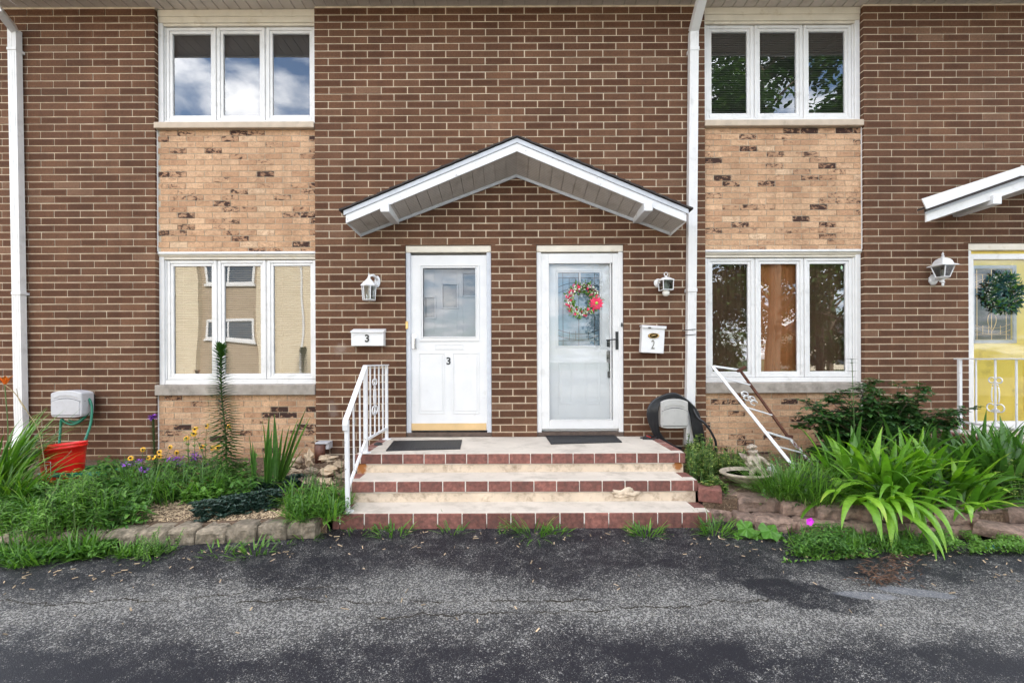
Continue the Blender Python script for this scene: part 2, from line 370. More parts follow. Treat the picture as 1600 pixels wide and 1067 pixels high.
# ------------------------------------------------------------------ ground
def asphalt_mat():
    m, t, b = nodes('worn_asphalt'); ob = tcoord(t); sp = t.nodes.new('ShaderNodeSeparateXYZ'); t.links.new(ob, sp.inputs[0])
    X, Y = sp.outputs['X'], sp.outputs['Y']
    # worn (light) band where the sealcoat has gone
    big = tnoise(t, .9, 5, .6, ob, .3); mid = tnoise(t, 4.5, 6, .65, ob)
    yc = math_(t, 'ADD', Y, math_(t, 'MULTIPLY', math_(t, 'SUBTRACT', big, .5), 1.3))
    d = math_(t, 'ABSOLUTE', math_(t, 'SUBTRACT', yc, -2.66))
    band = math_(t, 'SUBTRACT', 1.0, math_(t, 'MULTIPLY', d, 2.3), True)
    wear = math_(t, 'ADD', math_(t, 'MULTIPLY', band, .46), math_(t, 'MULTIPLY', math_(t, 'SUBTRACT', mid, .5), .55))
    lw = ramp(t, [(.0, 0.0), (.55, 1.0)], math_(t, 'LESS_THAN', Y, -20.0)); 
    def ell(cx, cy, rx, ry, rot=0.0, edge=.18):
        mp = t.nodes.new('ShaderNodeMapping'); mp.vector_type = 'TEXTURE'; mp.inputs['Location'].default_value = (cx, cy, 0); mp.inputs['Rotation'].default_value = (0, 0, rot); mp.inputs['Scale'].default_value = (rx, ry, 1)
        t.links.new(ob, mp.inputs[0]); ln = t.nodes.new('ShaderNodeVectorMath'); ln.operation = 'LENGTH'
        mz = t.nodes.new('ShaderNodeVectorMath'); mz.operation = 'MULTIPLY'; mz.inputs[1].default_value = (1, 1, 0)
        t.links.new(mp.outputs[0], mz.inputs[0]); t.links.new(mz.outputs[0], ln.inputs[0])
        v = math_(t, 'ADD', ln.outputs['Value'], math_(t, 'MULTIPLY', math_(t, 'SUBTRACT', tnoise(t, 5, 5, .6, ob), .5), 1.1))
        return ramp(t, [(1 - edge, 1.0), (1.0, 0.0)], math_(t, 'MULTIPLY', v, 1.0, True) if False else v)
    patch = ell(1.75, -2.55, .34, .17, R(-22), .1)
    pale = math_(t, 'MAXIMUM', ell(2.08, -2.55, .20, .05, R(-8)), ell(2.45, -2.52, .22, .055, R(-14)))
    lobeA = ell(.85, -3.05, .40, .26, 0, .3); lobeB = ell(-1.8, -3.2, .85, .3, 0, .5); lobeC = ell(2.5, -3.1, .7, .2, 0, .4)
    for lo in (lobeA, lobeB, lobeC): wear = math_(t, 'SUBTRACT', wear, math_(t, 'MULTIPLY', lo, .13))
    wear = math_(t, 'SUBTRACT', wear, math_(t, 'MULTIPLY', patch, .30))
    # aggregate: voronoi chips, share of bare chips follows the wear
    vo = t.nodes.new('ShaderNodeTexVoronoi'); vo.inputs['Scale'].default_value = 300; t.links.new(ob, vo.inputs['Vector'])
    vs = t.nodes.new('ShaderNodeSeparateColor'); t.links.new(vo.outputs['Color'], vs.inputs[0])
    vo2 = t.nodes.new('ShaderNodeTexVoronoi'); vo2.inputs['Scale'].default_value = 130; t.links.new(ob, vo2.inputs['Vector'])
    vs2 = t.nodes.new('ShaderNodeSeparateColor'); t.links.new(vo2.outputs['Color'], vs2.inputs[0])
    wear = math_(t, 'ADD', math_(t, 'MAXIMUM', wear, -.14), .0); clu = math_(t, 'MULTIPLY', ramp(t, [(.50, 0.0), (.66, 1.0)], tnoise(t, 9, 6, .75, ob)), .26)
    s1 = math_(t, 'ADD', vs.outputs[0], math_(t, 'ADD', wear, clu))
    chip = ramp(t, [(.80, 0.0), (.96, 1.0)], s1)
    s2 = math_(t, 'ADD', vs2.outputs[0], math_(t, 'MULTIPLY', wear, .5))
    chip2 = ramp(t, [(.98, 0.0), (1.04, 1.0)], s2)
    chip = math_(t, 'MULTIPLY', chip, ramp(t, [(.35, .25), (.6, 1.0)], tnoise(t, 60, 3, .6, ob)))
    base = mixc(t, ramp(t, [(.0, 0.0), (.6, 1.0)], wear), (.0070, .0070, .0115), (.052, .050, .047))
    chipc = ramp(t, [(0, (.05, .05, .052)), (.45, (.145, .142, .137)), (.85, (.34, .33, .31)), (1, (.60, .56, .46))], vs.outputs[1])
    col = mixc(t, chip, base, chipc)
    col = mixc(t, math_(t, 'MULTIPLY', chip2, .8), col, (.32, .31, .29))
    col = mixc(t, math_(t, 'MULTIPLY', pale, .5), col, (.20, .21, .23))
    # cracks
    def crack(y0, amp, sc, x0, x1, w=.0105, slope=0.0):
        cm = t.nodes.new('ShaderNodeCombineXYZ'); t.links.new(X, cm.inputs[0])
        n = tnoise(t, sc, 6, .7, cm.outputs[0]); yy = math_(t, 'ADD', math_(t, 'ADD', math_(t, 'MULTIPLY', math_(t, 'SUBTRACT', n, .5), amp), y0), math_(t, 'MULTIPLY', X, slope))
        dd = math_(t, 'ABSOLUTE', math_(t, 'SUBTRACT', Y, yy))
        inx = math_(t, 'MULTIPLY', math_(t, 'GREATER_THAN', X, x0), math_(t, 'LESS_THAN', X, x1))
        return math_(t, 'MULTIPLY', math_(t, 'MULTIPLY', math_(t, 'LESS_THAN', math_(t, 'ADD', dd, math_(t, 'MULTIPLY', tnoise(t, 30, 3, .6, ob), .006)), w), inx), ramp(t, [(.4, .2), (.55, 1.0)], tnoise(t, 6, 3, .6, ob)))
    ck = math_(t, 'MAXIMUM', crack(-2.6, .34, 1.9, -1.6, .5), crack(-2.72, .5, 1.2, -.9, 1.5, .0095, .05))
    ck = math_(t, 'MAXIMUM', ck, crack(-2.3, .7, .8, -3.2, -1.0, .0095, .12))
    col = mixc(t, ck, col, (.022, .017, .010))
    t.links.new(col, b.inputs['Base Color'])
    t.links.new(ramp(t, [(0, .55), (.5, .9)], wear), b.inputs['Roughness']); b.inputs['Specular IOR Level'].default_value = .3
    h = math_(t, 'ADD', math_(t, 'MULTIPLY', chip, .6), math_(t, 'MULTIPLY', vo.outputs['Distance'], -.6)); h = math_(t, 'SUBTRACT', h, math_(t, 'MULTIPLY', ck, 3.0))
    bump(t, b, h, .8, .004)
    return m
ASPH = asphalt_mat()
mb = MB(); N = 90
xs = [-40, -20, -10] + [-7 + 14 * i / N for i in range(N + 1)] + [10, 20, 40]
ys = [-27, -11, -8, -6.5] + [-5 + 5.2 * i / 40 for i in range(41)]
def az(x, y): return .010 * noise.noise(Vector((x * .7, y * .7, 3))) + .0 if y < -1.6 else 0.0
vs = [(x, y, az(x, y)) for y in ys for x in xs]; w = len(xs)
fs = [(j * w + i, j * w + i + 1, (j + 1) * w + i + 1, (j + 1) * w + i) for j in range(len(ys) - 1) for i in range(w - 1)]
mb.add(vs, fs)
struct(mb.build('driveway', ASPH, smooth=True), 'worn black asphalt drive with pale gravelly patches and cracks in front of the steps', 'driveway')
PAV = mat('pale_pavement', (.24, .23, .21), .9, var=.2, vs=.6, bs=20)  # added unseen surface: bounces sunlight and brightens the door glass reflections
mb = MB(); mb.add([(-60, -26, .012), (12, -26, .012), (12, -26.001, .012), (60, -26, .012), (60, -10.9, .012), (-60, -10.9, .012)], [(0, 1, 3, 4, 5)]); mb.add([(-60, -60, .013), (12, -60, .013), (12, -26, .013), (-60, -26, .013)], [(0, 1, 2, 3)])
struct(mb.build('bounce_pavement', PAV), 'added pale pavement across the drive, bouncing light and brightening the door glass', 'bounce_pavement')
LAWN = mat('lawn', (.06, .10, .03), .9, var=.35, vs=1.5, dirt=(.10, .12, .05), ds=20, bs=30, bd=.05)
mb = MB(); mb.add([(-250, -250, -.06), (250, -250, -.06), (250, 250, -.06), (-250, 250, -.06)], [(0, 1, 2, 3)])
struct(mb.build('ground', LAWN), 'green lawn beyond the drive', 'ground')

def soil_z(x, y):
    t = min(1, max(0, (y + 1.7) / 1.7))
    z = .115 + .15 * t if x < 0 else .17 + .12 * t
    return z + .018 * noise.noise(Vector((x * 2.2, y * 2.2, 0))) + .007 * noise.noise(Vector((x * 13, y * 13, 0)))
MULCH = mat('mulch_soil', (.10, .062, .038), .95, var=.5, vs=35, dirt=(.26, .185, .12), ds=60, dth=(.5, .7), bs=120, bd=.015)
def bed(name, front, x0, x1, label):
    mb = MB(); nx, ny = 110, 40
    vs = []
    for j in range(ny + 1):
        for i in range(nx + 1):
            x = x0 + (x1 - x0) * i / nx; yf = front(x); y = yf + (.045 - yf) * j / ny
            vs.append((x, y, soil_z(x, y)))
    w = nx + 1
    mb.add(vs, [(j * w + i, j * w + i + 1, (j + 1) * w + i + 1, (j + 1) * w + i) for j in range(ny) for i in range(nx)])
    n = len(mb.v)
    mb.add([(x0 + (x1 - x0) * i / nx, front(x0 + (x1 - x0) * i / nx), z) for i in range(nx + 1) for z in (-.02, soil_z(x0 + (x1 - x0) * i / nx, front(x0 + (x1 - x0) * i / nx)))],
           [(2 * i, 2 * i + 2, 2 * i + 3, 2 * i + 1) for i in range(nx)])
    return struct(mb.build(name, MULCH, smooth=True), label, 'soil')
def frontL(x): return -1.56 - (max(0, -1.6 - x)) * .13
def frontR(x): return -1.28 - min(1, (x - 1.67) / 1.6) * .36 - max(0, x - 3.3) * .03
bed('garden_soil', frontL, -8.0, -1.495, 'brown mulched soil of the flower bed left of the steps')
bed('garden_soil', frontR, 1.67, 4.86, 'brown mulched soil of the flower bed right of the steps')

# ------------------------------------------------------------------ house
HOUSE = thing('brick_townhouse', 'two-storey brown brick townhouse with tan brick bays under the windows and white doors', 'house', (0, .0, 0))
def rsub(rects, h):
    out = []
    for (a, b, c, d) in rects:
        x0, x1, z0, z1 = h
        if x1 <= a or x0 >= b or z1 <= c or z0 >= d: out.append((a, b, c, d)); continue
        if x0 > a: out.append((a, x0, c, d))
        if x1 < b: out.append((x1, b, c, d))
        m0, m1 = max(a, x0), min(b, x1)
        if z0 > c: out.append((m0, m1, c, z0))
        if z1 < d: out.append((m0, m1, z1, d))
    return out
def bricks(mb, x0, x1, z0, z1, yf, dep, px, pz, mo, xph, zph, holes, jit=.003):
    k0 = int((z0 - zph) // pz) - 1; k1 = int((z1 - zph) // pz) + 1
    for k in range(k0, k1 + 1):
        zb = zph + k * pz + mo / 2; zt = zb + pz - mo
        off = xph + (px / 2 if k % 2 else 0) + uni(-jit, jit) * 2
        i0 = int((x0 - off) // px) - 1; i1 = int((x1 - off) // px) + 1
        for i in range(i0, i1 + 1):
            xa = off + i * px + mo / 2 + uni(-jit, jit) * .5; xb = off + (i + 1) * px - mo / 2
            if xb < x0 or xa > x1: continue
            rc = [(max(xa, x0), min(xb, x1), max(zb, z0), min(zt, z1))]
            for h in holes: rc = rsub(rc, h)
            r = rnd(); jy = uni(-.0012, .0012)
            for (a, b, c, d) in rc:
                for h in holes:
                    if c < h[3] and d > h[2]:
                        if 0 < h[0] - b < .042: b = h[0]
                        if 0 < a - h[1] < .042: a = h[1]
                if b - a < .027 or d - c < .014: continue
                tz = uni(-.0008, .0008)
                y0 = yf + jy; y1 = yf + dep
                vs = [(a, y0, c), (b, y0, c), (b, y0 , d + tz), (a, y0, d + tz), (a, y1, c), (b, y1, c), (b, y1, d), (a, y1, d)]
                ua, ub = (a - xa) / (xb - xa), (b - xa) / (xb - xa); va, vb = (c - zb) / (zt - zb), (d - zb) / (zt - zb)
                mb.add(vs, [(0, 1, 2, 3), (1, 5, 6, 2), (4, 0, 3, 7), (3, 2, 6, 7), (4, 5, 1, 0)], 0, r,
                       [[(ua, va), (ub, va), (ub, vb), (ua, vb)]] + [[(.5, .5)] * 4] * 4)
def mortar(mb, x0, x1, z0, z1, y, holes, dep, mi=1):
    rc = [(x0, x1, z0, z1)]
    for h in holes: rc = rsub(rc, h)
    for (a, b, c, d) in rc: mb.add([(a, y, c), (b, y, c), (b, y, d), (a, y, d)], [(0, 1, 2, 3)], mi)
    for (a, b, c, d) in holes:
        e = .0035
        for xx in (a - e, b + e): mb.add([(xx, y, c), (xx, y + dep, c), (xx, y + dep, d), (xx, y, d)], [(0, 1, 2, 3)], mi)
        mb.add([(a, y, d + e), (b, y, d + e), (b, y + dep, d + e), (a, y + dep, d + e)], [(0, 1, 2, 3)], mi)
TOP = 5.48
BAYS = [(-4.096, -2.251), (2.251, 4.085)]
DOORS = [(-1.212, -.221), (.301, 1.306), (5.285, 6.29)]
BX, BZ = .3020, .08303
holes = [(a, b, .24, TOP + .3) for a, b in BAYS] + [(a, b, .3, 2.722) for a, b in DOORS]
mb = MB()
bricks(mb, -6.6, 7.6, .22, TOP, 0, .10, BX, BZ, .0112, -1.034 - 30 * BX, 2.7214, holes)
mortar(mb, -6.6, 7.6, .2, TOP, .0065, holes, .10)
wall = mb.build('wall', [BRICK, MORT], HOUSE); wall['label'] = 'dark brown long brick wall with cream mortar'
# blank end returns, rear wall and shell so that the sun behind is really blocked
mb = MB(); mb.box(-6.75, -6.6, .0, 9, 0, TOP + .1); mb.box(7.6, 7.75, 0, 9, 0, TOP + .1); mb.box(-6.6, 7.6, 8.85, 9, 0, TOP + .1); mb.box(-6.6, 7.6, .12, 8.85, TOP + .05, TOP + .1)
mb.build('rear_wall', CONCF, HOUSE)
TZ = .0682
def panel(a, b, z0, z1):
    mb = MB(); bricks(mb, a + .008, b - .008, z0, z1, .04, .07, .2035, TZ, .008, a + uni(0, .2), z1 - 40 * TZ, [], .004)
    mb.add([(a, .045, z0), (b, .045, z0), (b, .045, z1), (a, .045, z1)], [(0, 1, 2, 3)], 1)
    mb.box(a, a + .008, .030, .05, z0, z1, 2); mb.box(b - .008, b, .030, .05, z0, z1, 2)
    return mb.build('brick_panel', [TAN, MORTG, WHITE2], HOUSE)
for a, b in BAYS:
    p = panel(a, b, 2.665, 4.075); p['label'] = 'tan flashed brick panel'
    p = panel(a, b, .24, 1.0); p['label'] = 'tan flashed brick panel'
mb = MB(); mb.box(-6.6, 4.95, -.04, .02, -.05, .232); mb.box(4.95, 7.6, -.04, .02, -.05, .232); mb.build('foundation', CONCF, HOUSE, bevel=.01)
# soffit, eave, roof
mb = MB(); x = -6.8
SMUDGE = 1
def stain(m, c, r_, colr, amt=.6):
    t = m.node_tree; b = t.nodes['Principled BSDF']; src = b.inputs['Base Color'].links[0].from_socket; ob = tcoord(t)
    mp = t.nodes.new('ShaderNodeMapping'); mp.vector_type = 'TEXTURE'; mp.inputs['Location'].default_value = c; mp.inputs['Scale'].default_value = r_
    t.links.new(ob, mp.inputs[0]); ln = t.nodes.new('ShaderNodeVectorMath'); ln.operation = 'LENGTH'; t.links.new(mp.outputs[0], ln.inputs[0])
    v = math_(t, 'ADD', ln.outputs['Value'], math_(t, 'MULTIPLY', tnoise(t, 16, 7, .75, ob), 1.1))
    t.links.new(mixc(t, ramp(t, [(.7, amt), (1.45, 0.0)], v), src, colr), b.inputs['Base Color'])
x, z = P(532, 545); stain(BRICK, (x, 0, z), (.20, .2, .20), (.34, .28, .24), .38)
x, z = P(520, 640); stain(BRICK, (x, 0, z), (.16, .2, .30), (.32, .27, .24), .3)
x, z = P(1090, 300); stain(BRICK, (0, 0, .3), (9, .2, .22), (.085, .062, .045), .75)
x = -6.8
SOFF = mat('grey_perforated_soffit', (.60, .53, .47), .6, var=.05, vs=3, dirt=(.40, .34, .28), ds=4, dth=(.5, .8))
def perf(m):
    t = m.node_tree; b = t.nodes['Principled BSDF']; v = t.nodes.new('ShaderNodeTexVoronoi'); v.inputs['Scale'].default_value = 90; v.inputs['Randomness'].default_value = 0
    t.links.new(tcoord(t), v.inputs['Vector']); src = b.inputs['Base Color'].links[0].from_socket
    t.links.new(mixc(t, ramp(t, [(.22, 1.0), (.32, 0.0)], v.outputs['Distance']), src, (.24, .22, .20)), b.inputs['Base Color'])
perf(SOFF)
while x < 7.8:
    mb.box(x, x + .115, -.62, .11, TOP, TOP + .012, 0); mb.box(x + .115, x + .127, -.62, .11, TOP + .008, TOP + .014, 0); x += .127
mb.build('soffit', SOFF, HOUSE, bevel=.003)
mb = MB(); mb.box(-6.8, 7.8, -.65, -.622, TOP - .01, TOP + .19); mb.prism([(-6.9, 0), (7.9, 0), (7.9, .01), (-6.9, .01)], -.99, -.87)
mb.v = mb.v[:8] ; mb.f = mb.f[:6]; mb.m = mb.m[:6]; mb.r = mb.r[:6]; mb.u = mb.u[:6]
mb.build('fascia', WHITE, HOUSE)
mb = MB(); prof = [(-.875, .03), (-.985, .03), (-1.005, .09), (-1.0, .15), (-.99, .15), (-.995, .09), (-.98, .04), (-.885, .04), (-.885, .17), (-.875, .17)]
n = len(prof); vs = [(-6.8, y + .22, TOP + z + .03) for y, z in prof] + [(7.8, y + .22, TOP + z + .03) for y, z in prof]
mb.add(vs, [(i, (i + 1) % n, (i + 1) % n + n, i + n) for i in range(n)]); mb.build('gutter', WHITE, HOUSE)
mb = MB(); z0 = TOP + .2
mb.add([(-6.9, -.70, z0), (7.9, -.70, z0), (7.9, 4.5, z0 + 2.1), (-6.9, 4.5, z0 + 2.1), (7.9, 9.5, z0 + .1), (-6.9, 9.5, z0 + .1)], [(0, 1, 2, 3), (3, 2, 4, 5)])
mb.add([(-6.8, -.64, TOP + .1), (-6.8, 9, TOP + .1), (-6.8, 4.5, z0 + 2.05)], [(0, 1, 2)]); mb.add([(7.8, -.64, TOP + .1), (7.8, 9, TOP + .1), (7.8, 4.5, z0 + 2.05)], [(0, 1, 2)])
mb.build('roof', SHING, HOUSE)

# windows
SX = {0: [-4.023, -3.442, -3.427, -2.868, -2.849, -2.283], 1: [2.305, 2.856, 2.874, 3.434, 3.447, 4.004]}
INTW = mat('dim_room', (.10, .10, .095), .9)
BLIND = mat('dim_slat_blind', (.15, .15, .13), .6, var=.05)  # dimness of the room painted into the blind colour
WBLIND = mat('pale_blind', (.44, .37, .27), .6, var=.05)
CURT = mat('lit_brown_curtain', (.60, .25, .09), .8, var=.12, vs=3)  # middle sash: light on the curtain put into a brighter colour
CURTD = mat('unlit_curtain', (.17, .09, .05), .8, var=.2, vs=3)  # outer sashes: same curtain painted darker, without that light
CURTG = mat('grey_screen', (.045, .045, .05), .9, var=.1)
def ring(mb, x0, x1, z0, z1, w, y0, y1, mi=0, wt=None, wb=None):
    wt = wt or w; wb = wb or w
    mb.box(x0, x0 + w, y0, y1, z0, z1, mi); mb.box(x1 - w, x1, y0, y1, z0, z1, mi)
    mb.box(x0 + w, x1 - w, y0, y1, z1 - wt, z1, mi); mb.box(x0 + w, x1 - w, y0, y1, z0, z0 + wb, mi)
def window(bay, z0, z1, ztrim, zbase, sillz, sillm, kind, lab):
    a, b = BAYS[bay]; S = SX[bay]; e = .002
    W = bpy.data.objects.new('window', None); COL.objects.link(W); W.parent = HOUSE; W['label'] = lab
    mb = MB()
    # cream brickmould head and jambs, then the outer vinyl frame
    mb.box(a + e, b - e, .05, .13, z1 + .035, ztrim, 0); mb.box(a + e, b - e, .040, .05, z1 + .035 + (ztrim - z1 - .035) * .45, ztrim, 0); mb.box(a + e, b - e, .062, .13, z1 + .006, z1 + .034, 0)
    hw = (.055 if bay == 0 else .02), (.02 if bay == 0 else .055)
    mb.box(a + e, a + e + hw[0], .052, .13, zbase, z1 + .034, 1); mb.box(b - e - hw[1], b - e, .052, .13, zbase, z1 + .034, 1)
    mb.box(a + e + hw[0], b - e - hw[1], .068, .13, zbase, z0 - .003, 1)
    mb.box(a + e + hw[0], S[0] - .002, .075, .13, z0, z1 + .004, 1); mb.box(S[5] + .002, b - e - hw[1], .075, .13, z0, z1 + .004, 1)
    mb.build('window_frame', [CREAM, WHITE], W, bevel=.004)
    for i in range(3):
        x0, x1 = S[2 * i], S[2 * i + 1]; mb = MB(); ring(mb, x0, x1, z0, z1, .034, .082, .13, 0)
        ring(mb, x0 + .034, x1 - .034, z0 + .034, z1 - .034, .032, .092, .128, 0)
        if i < 2: mb.box(x1, S[2 * i + 2], .094, .13, z0, z1, 0)
        mb.build('sash', WHITE, W, bevel=.004)
        mb = MB(); gx0, gx1 = x0 + .064, x1 - .064; yy = .112; ty = uni(-.0015, .0015); tx = uni(-.0015, .0015)
        mb.add([(gx0, yy + tx, z0 + .064), (gx1, yy - tx, z0 + .064), (gx1, yy - tx + ty, z1 - .064), (gx0, yy + tx + ty, z1 - .064)], [(0, 1, 2, 3)])
        mb.build('pane', GLASS, W)
    mb = MB(); zs, zt = sillz; mb.box(a - .004, b - .006, -.016, .10, zs, zt); mb.box(a - .004, b - .006, .10, .12, zs, zt)
    mb.build('sill', sillm, W, bevel=.006)
    # room and blinds behind
    mb = MB(); A, B, c, d = a + .06, b - .06, z0 - .05, z1 + .05; y0, y1 = .135, 2.2
    mb.add([(A, y0, c), (B, y0, c), (B, y0, d), (A, y0, d), (A, y1, c), (B, y1, c), (B, y1, d), (A, y1, d)], [(4, 5, 6, 7), (0, 1, 5, 4), (3, 2, 6, 7), (0, 4, 7, 3), (1, 5, 6, 2)])
    mb.build('room', INTW, W)
    mb = MB()
    if kind in ('slats', 'pale'):
        z = z0 + .05
        while z < z1 - .04:
            mb.add([(A, .155, z), (B, .155, z), (B, .172, z + .019), (A, .172, z + .019)], [(0, 1, 2, 3)]); z += .0215
        for i in range(3):
            for q in (.25, .75):
                xx = S[2 * i] + (S[2 * i + 1] - S[2 * i]) * q; mb.box(xx - .001, xx + .001, .150, .153, z0 + .04, z1 - .04, 0)
        mb.build('blind', BLIND if kind == 'slats' else WBLIND, W)
    elif kind == 'curtain':
        for i in range(3):
            x0, x1 = S[2 * i] + .02, S[2 * i + 1] - .02; n = 40
            vs = []
            for k in range(n + 1):
                x = x0 + (x1 - x0) * k / n; y = .175 + .006 * math.sin(k * .9 + i) + (.012 if (k // 10) % 2 else 0)
                vs += [(x, y, z0 + .02), (x, y, z1 - .02)]
            mb.add(vs, [(2 * k, 2 * k + 2, 2 * k + 3, 2 * k + 1) for k in range(n)], 0 if i == 1 else 1)
        mb.build('curtain', [CURT, CURTD], W)
    else:
        for i in range(3): mb.add([(S[2 * i], .16, z0), (S[2 * i + 1], .16, z0), (S[2 * i + 1], .16, z1), (S[2 * i], .16, z1)], [(0, 1, 2, 3)])
        mb.build('insect_screen', CURTG, W)
    return W
window(0, 4.209, 5.298, TOP - .002, 4.147, (4.075, 4.146), STONE, 'screen', 'upper window mirroring blue sky and clouds')
window(1, 4.209, 5.298, TOP - .002, 4.147, (4.075, 4.146), STONE, 'slats', 'upper window with lowered slat blinds mirroring tree leaves')
window(0, 1.179, 2.572, 2.632, 1.121, (1.0, 1.12), STONE2, 'pale', 'lower window mirroring the cream building opposite')
window(1, 1.179, 2.572, 2.632, 1.121, (1.0, 1.12), STONE2, 'curtain', 'lower window with brown curtain behind the glass')
for a, b in BAYS:
    mb = MB(); mb.box(a + .004, b - .004, .028, .12, 2.635, 2.662); mb.build('flashing', WHITE, HOUSE, bevel=.003)
STK = mat('green_sticker', (.45, .68, .45), .5)
mb = MB(); x, z = P(1112, 421, .10); mb.lathe([(.001, .108), (.012, .108), (.012, .111), (.001, .111)], (x, 0, z), 14, axis='Y', sx=.7, sy=1.9)
mb.build('sticker', STK, HOUSE); mb = MB(); x, z = P(1316, 418, .10); mb.lathe([(.001, .108), (.012, .108), (.012, .111), (.001, .111)], (x, 0, z), 14, axis='Y', sx=.9, sy=1.9)
mb.build('sticker', STK, HOUSE)

# doors -------------------------------------------------------------
THR = .545                                                  # threshold top
DARKW = mat('dark_wood_threshold', (.09, .06, .045), .7, var=.3, vs=20)
def door_root(lab):
    W = bpy.data.objects.new('door', None); COL.objects.link(W); W.parent = HOUSE; W['label'] = lab; return W
def frame_for(W, a, b, ztop, greyside):
    mb = MB(); e = .002
    mb.box(a + e, b - e, .012, .16, ztop - .082, ztop - .006, 0)
    mb.box(a + e, a + .055, .020, .16, .53, ztop - .083, 1); mb.box(b - .055, b - e, .020, .16, .53, ztop - .083, 1)
    mb.build('door_frame', [CREAM, greyside], W, bevel=.004)
    mb = MB(); mb.box(a + .003, b - .003, .012, .16, .506, .556); mb.box(a + .003, b - .003, .004, .16, .30, .505, 1); mb.build('threshold', [DARKW, CONC], W, bevel=.003)
ALUM = mat('aluminium_frame', (.52, .54, .58), .4, var=.08, vs=20)
def prect(px0, py0, px1, py1, Y):
    x0, z1 = P(px0, (py0 + py1) / 2, Y)[0], P((px0 + px1) / 2, py0, Y)[1]; x1, z0 = P(px1, (py0 + py1) / 2, Y)[0], P((px0 + px1) / 2, py1, Y)[1]
    return x0, x1, z0, z1
# door with number 3
D3 = door_root('white storm door numbered 3 with a half window')
frame_for(D3, *DOORS[0], 2.722, ALUM)
Y = .045
x0, x1, z0, z1 = prect(642, 399, 763, 672, Y); gx0, gx1, gz0, gz1 = prect(661, 419, 743, 526, Y)
mb = MB()
for r in rsub([(x0, x1, z0, z1)], (gx0, gx1, gz0, gz1)): mb.box(r[0], r[1], Y, Y + .035, r[2], r[3])
mb.build('door_leaf', WHITE2, D3)
mb = MB(); a, b, c, d = prect(656, 414, 749, 533, Y)
ring(mb, a, b, c, d, .014, Y - .010, Y, 0); ring(mb, gx0 - .010, gx1 + .010, gz0 - .010, gz1 + .010, .010, Y - .008, Y + .02, 0)
for pr in ((654, 551, 695, 646), (707, 551, 749, 646)):
    a, b, c, d = prect(*pr, Y); ring(mb, a, b, c, d, .012, Y - .006, Y, 0); mb.box(a + .03, b - .03, Y - .005, Y, c + .03, d - .03, 0)
a, b, c, d = prect(680, 538, 724, 546, Y); ring(mb, a, b, c, d, .008, Y - .006, Y, 0); mb.box(a + .008, b - .008, Y - .003, Y, c + .008, d - .008, 0)
mb.build('moulding', WHITE2, D3, bevel=.003)
mb = MB(); mb.add([(gx0, Y + .02, gz0), (gx1, Y + .02, gz0), (gx1, Y + .0215, gz1), (gx0, Y + .0215, gz1)], [(0, 1, 2, 3)]); mb.build('glass', GLASSD, D3)
mb = MB(); a, b, c, d = prect(642, 661, 760, 672, Y); mb.box(a, b, Y - .006, Y, c, d); mb.build('door_sweep', SWEEP, D3, bevel=.002)
text_obj('number', '3', *[P(701, 564.5, Y)[0], Y - .002, P(701, 564.5, Y)[1]], .115, BLACKP, D3, .0035)
mb = MB(); a, b, c, d = prect(643.5, 522, 651, 545, Y); mb.box(a, b, Y - .012, Y, c, d)
mb.tube([PV(648, 529, Y - .01), PV(648, 529, Y - .05)], .012, 10); mb.tube([PV(648, 529, Y - .05), PV(647, 545, Y - .055)], .009, 8)
mb.build('handle', mat('chrome', (.55, .55, .57), .22, metal=.9), D3, bevel=.002)
# inner door 3 with its three stepped lights
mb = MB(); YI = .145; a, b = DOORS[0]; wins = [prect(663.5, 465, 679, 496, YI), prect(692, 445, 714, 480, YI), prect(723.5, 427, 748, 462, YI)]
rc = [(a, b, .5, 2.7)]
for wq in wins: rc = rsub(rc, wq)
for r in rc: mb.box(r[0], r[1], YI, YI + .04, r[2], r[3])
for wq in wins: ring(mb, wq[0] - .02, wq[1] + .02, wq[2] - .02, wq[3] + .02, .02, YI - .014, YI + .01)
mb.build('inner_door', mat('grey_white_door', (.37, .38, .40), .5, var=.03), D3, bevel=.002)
mb = MB()
for wq in wins: mb.box(wq[0], wq[1], YI + .02, YI + .03, wq[2], wq[3])
mb.build('small_window', mat('dark_glass', (.03, .035, .04), .08), D3)
# door with number 2 side
D2 = door_root('white full-glass storm door over a white door with leaded light')
frame_for(D2, *DOORS[1], 2.722, WHITE)
Y = .03; x0, x1, z0, z1 = prect(845, 396, 970, 670, Y); g = prect(857.5, 411, 954.5, 656, Y)
mb = MB(); ring(mb, x0, x1, z0, z1, g[0] - x0, Y, Y + .03, 0, z1 - g[3], g[2] - z0); ring(mb, g[0] - .004, g[1] + .004, g[2] - .004, g[3] + .004, .010, Y - .005, Y + .02)
mb.build('storm_frame', WHITE, D2, bevel=.004)
mb = MB(); mb.add([(g[0], Y + .018, g[2]), (g[1], Y + .018, g[2]), (g[1], Y + .0195, g[3]), (g[0], Y + .0195, g[3])], [(0, 1, 2, 3)]); mb.build('glass', GLASSD, D2)
YI = .105; a, b = DOORS[1]; wq = prect(872, 426, 937, 540, YI)
mb = MB()
for r in rsub([(a, b, .5, 2.7)], wq): mb.box(r[0], r[1], YI, YI + .04, r[2], r[3])
ring(mb, wq[0] - .03, wq[1] + .03, wq[2] - .03, wq[3] + .03, .012, YI - .012, YI); ring(mb, wq[0] - .012, wq[1] + .012, wq[2] - .012, wq[3] + .012, .013, YI - .008, YI)
for pr in ((873, 566, 895, 632), (914, 566, 938, 632)):
    r = prect(*pr, YI); ring(mb, *r, .012, YI - .007, YI); mb.box(r[0] + .03, r[1] - .03, YI - .005, YI, r[2] + .03, r[3] - .03)
mb.build('inner_door', DOORW, D2, bevel=.002)
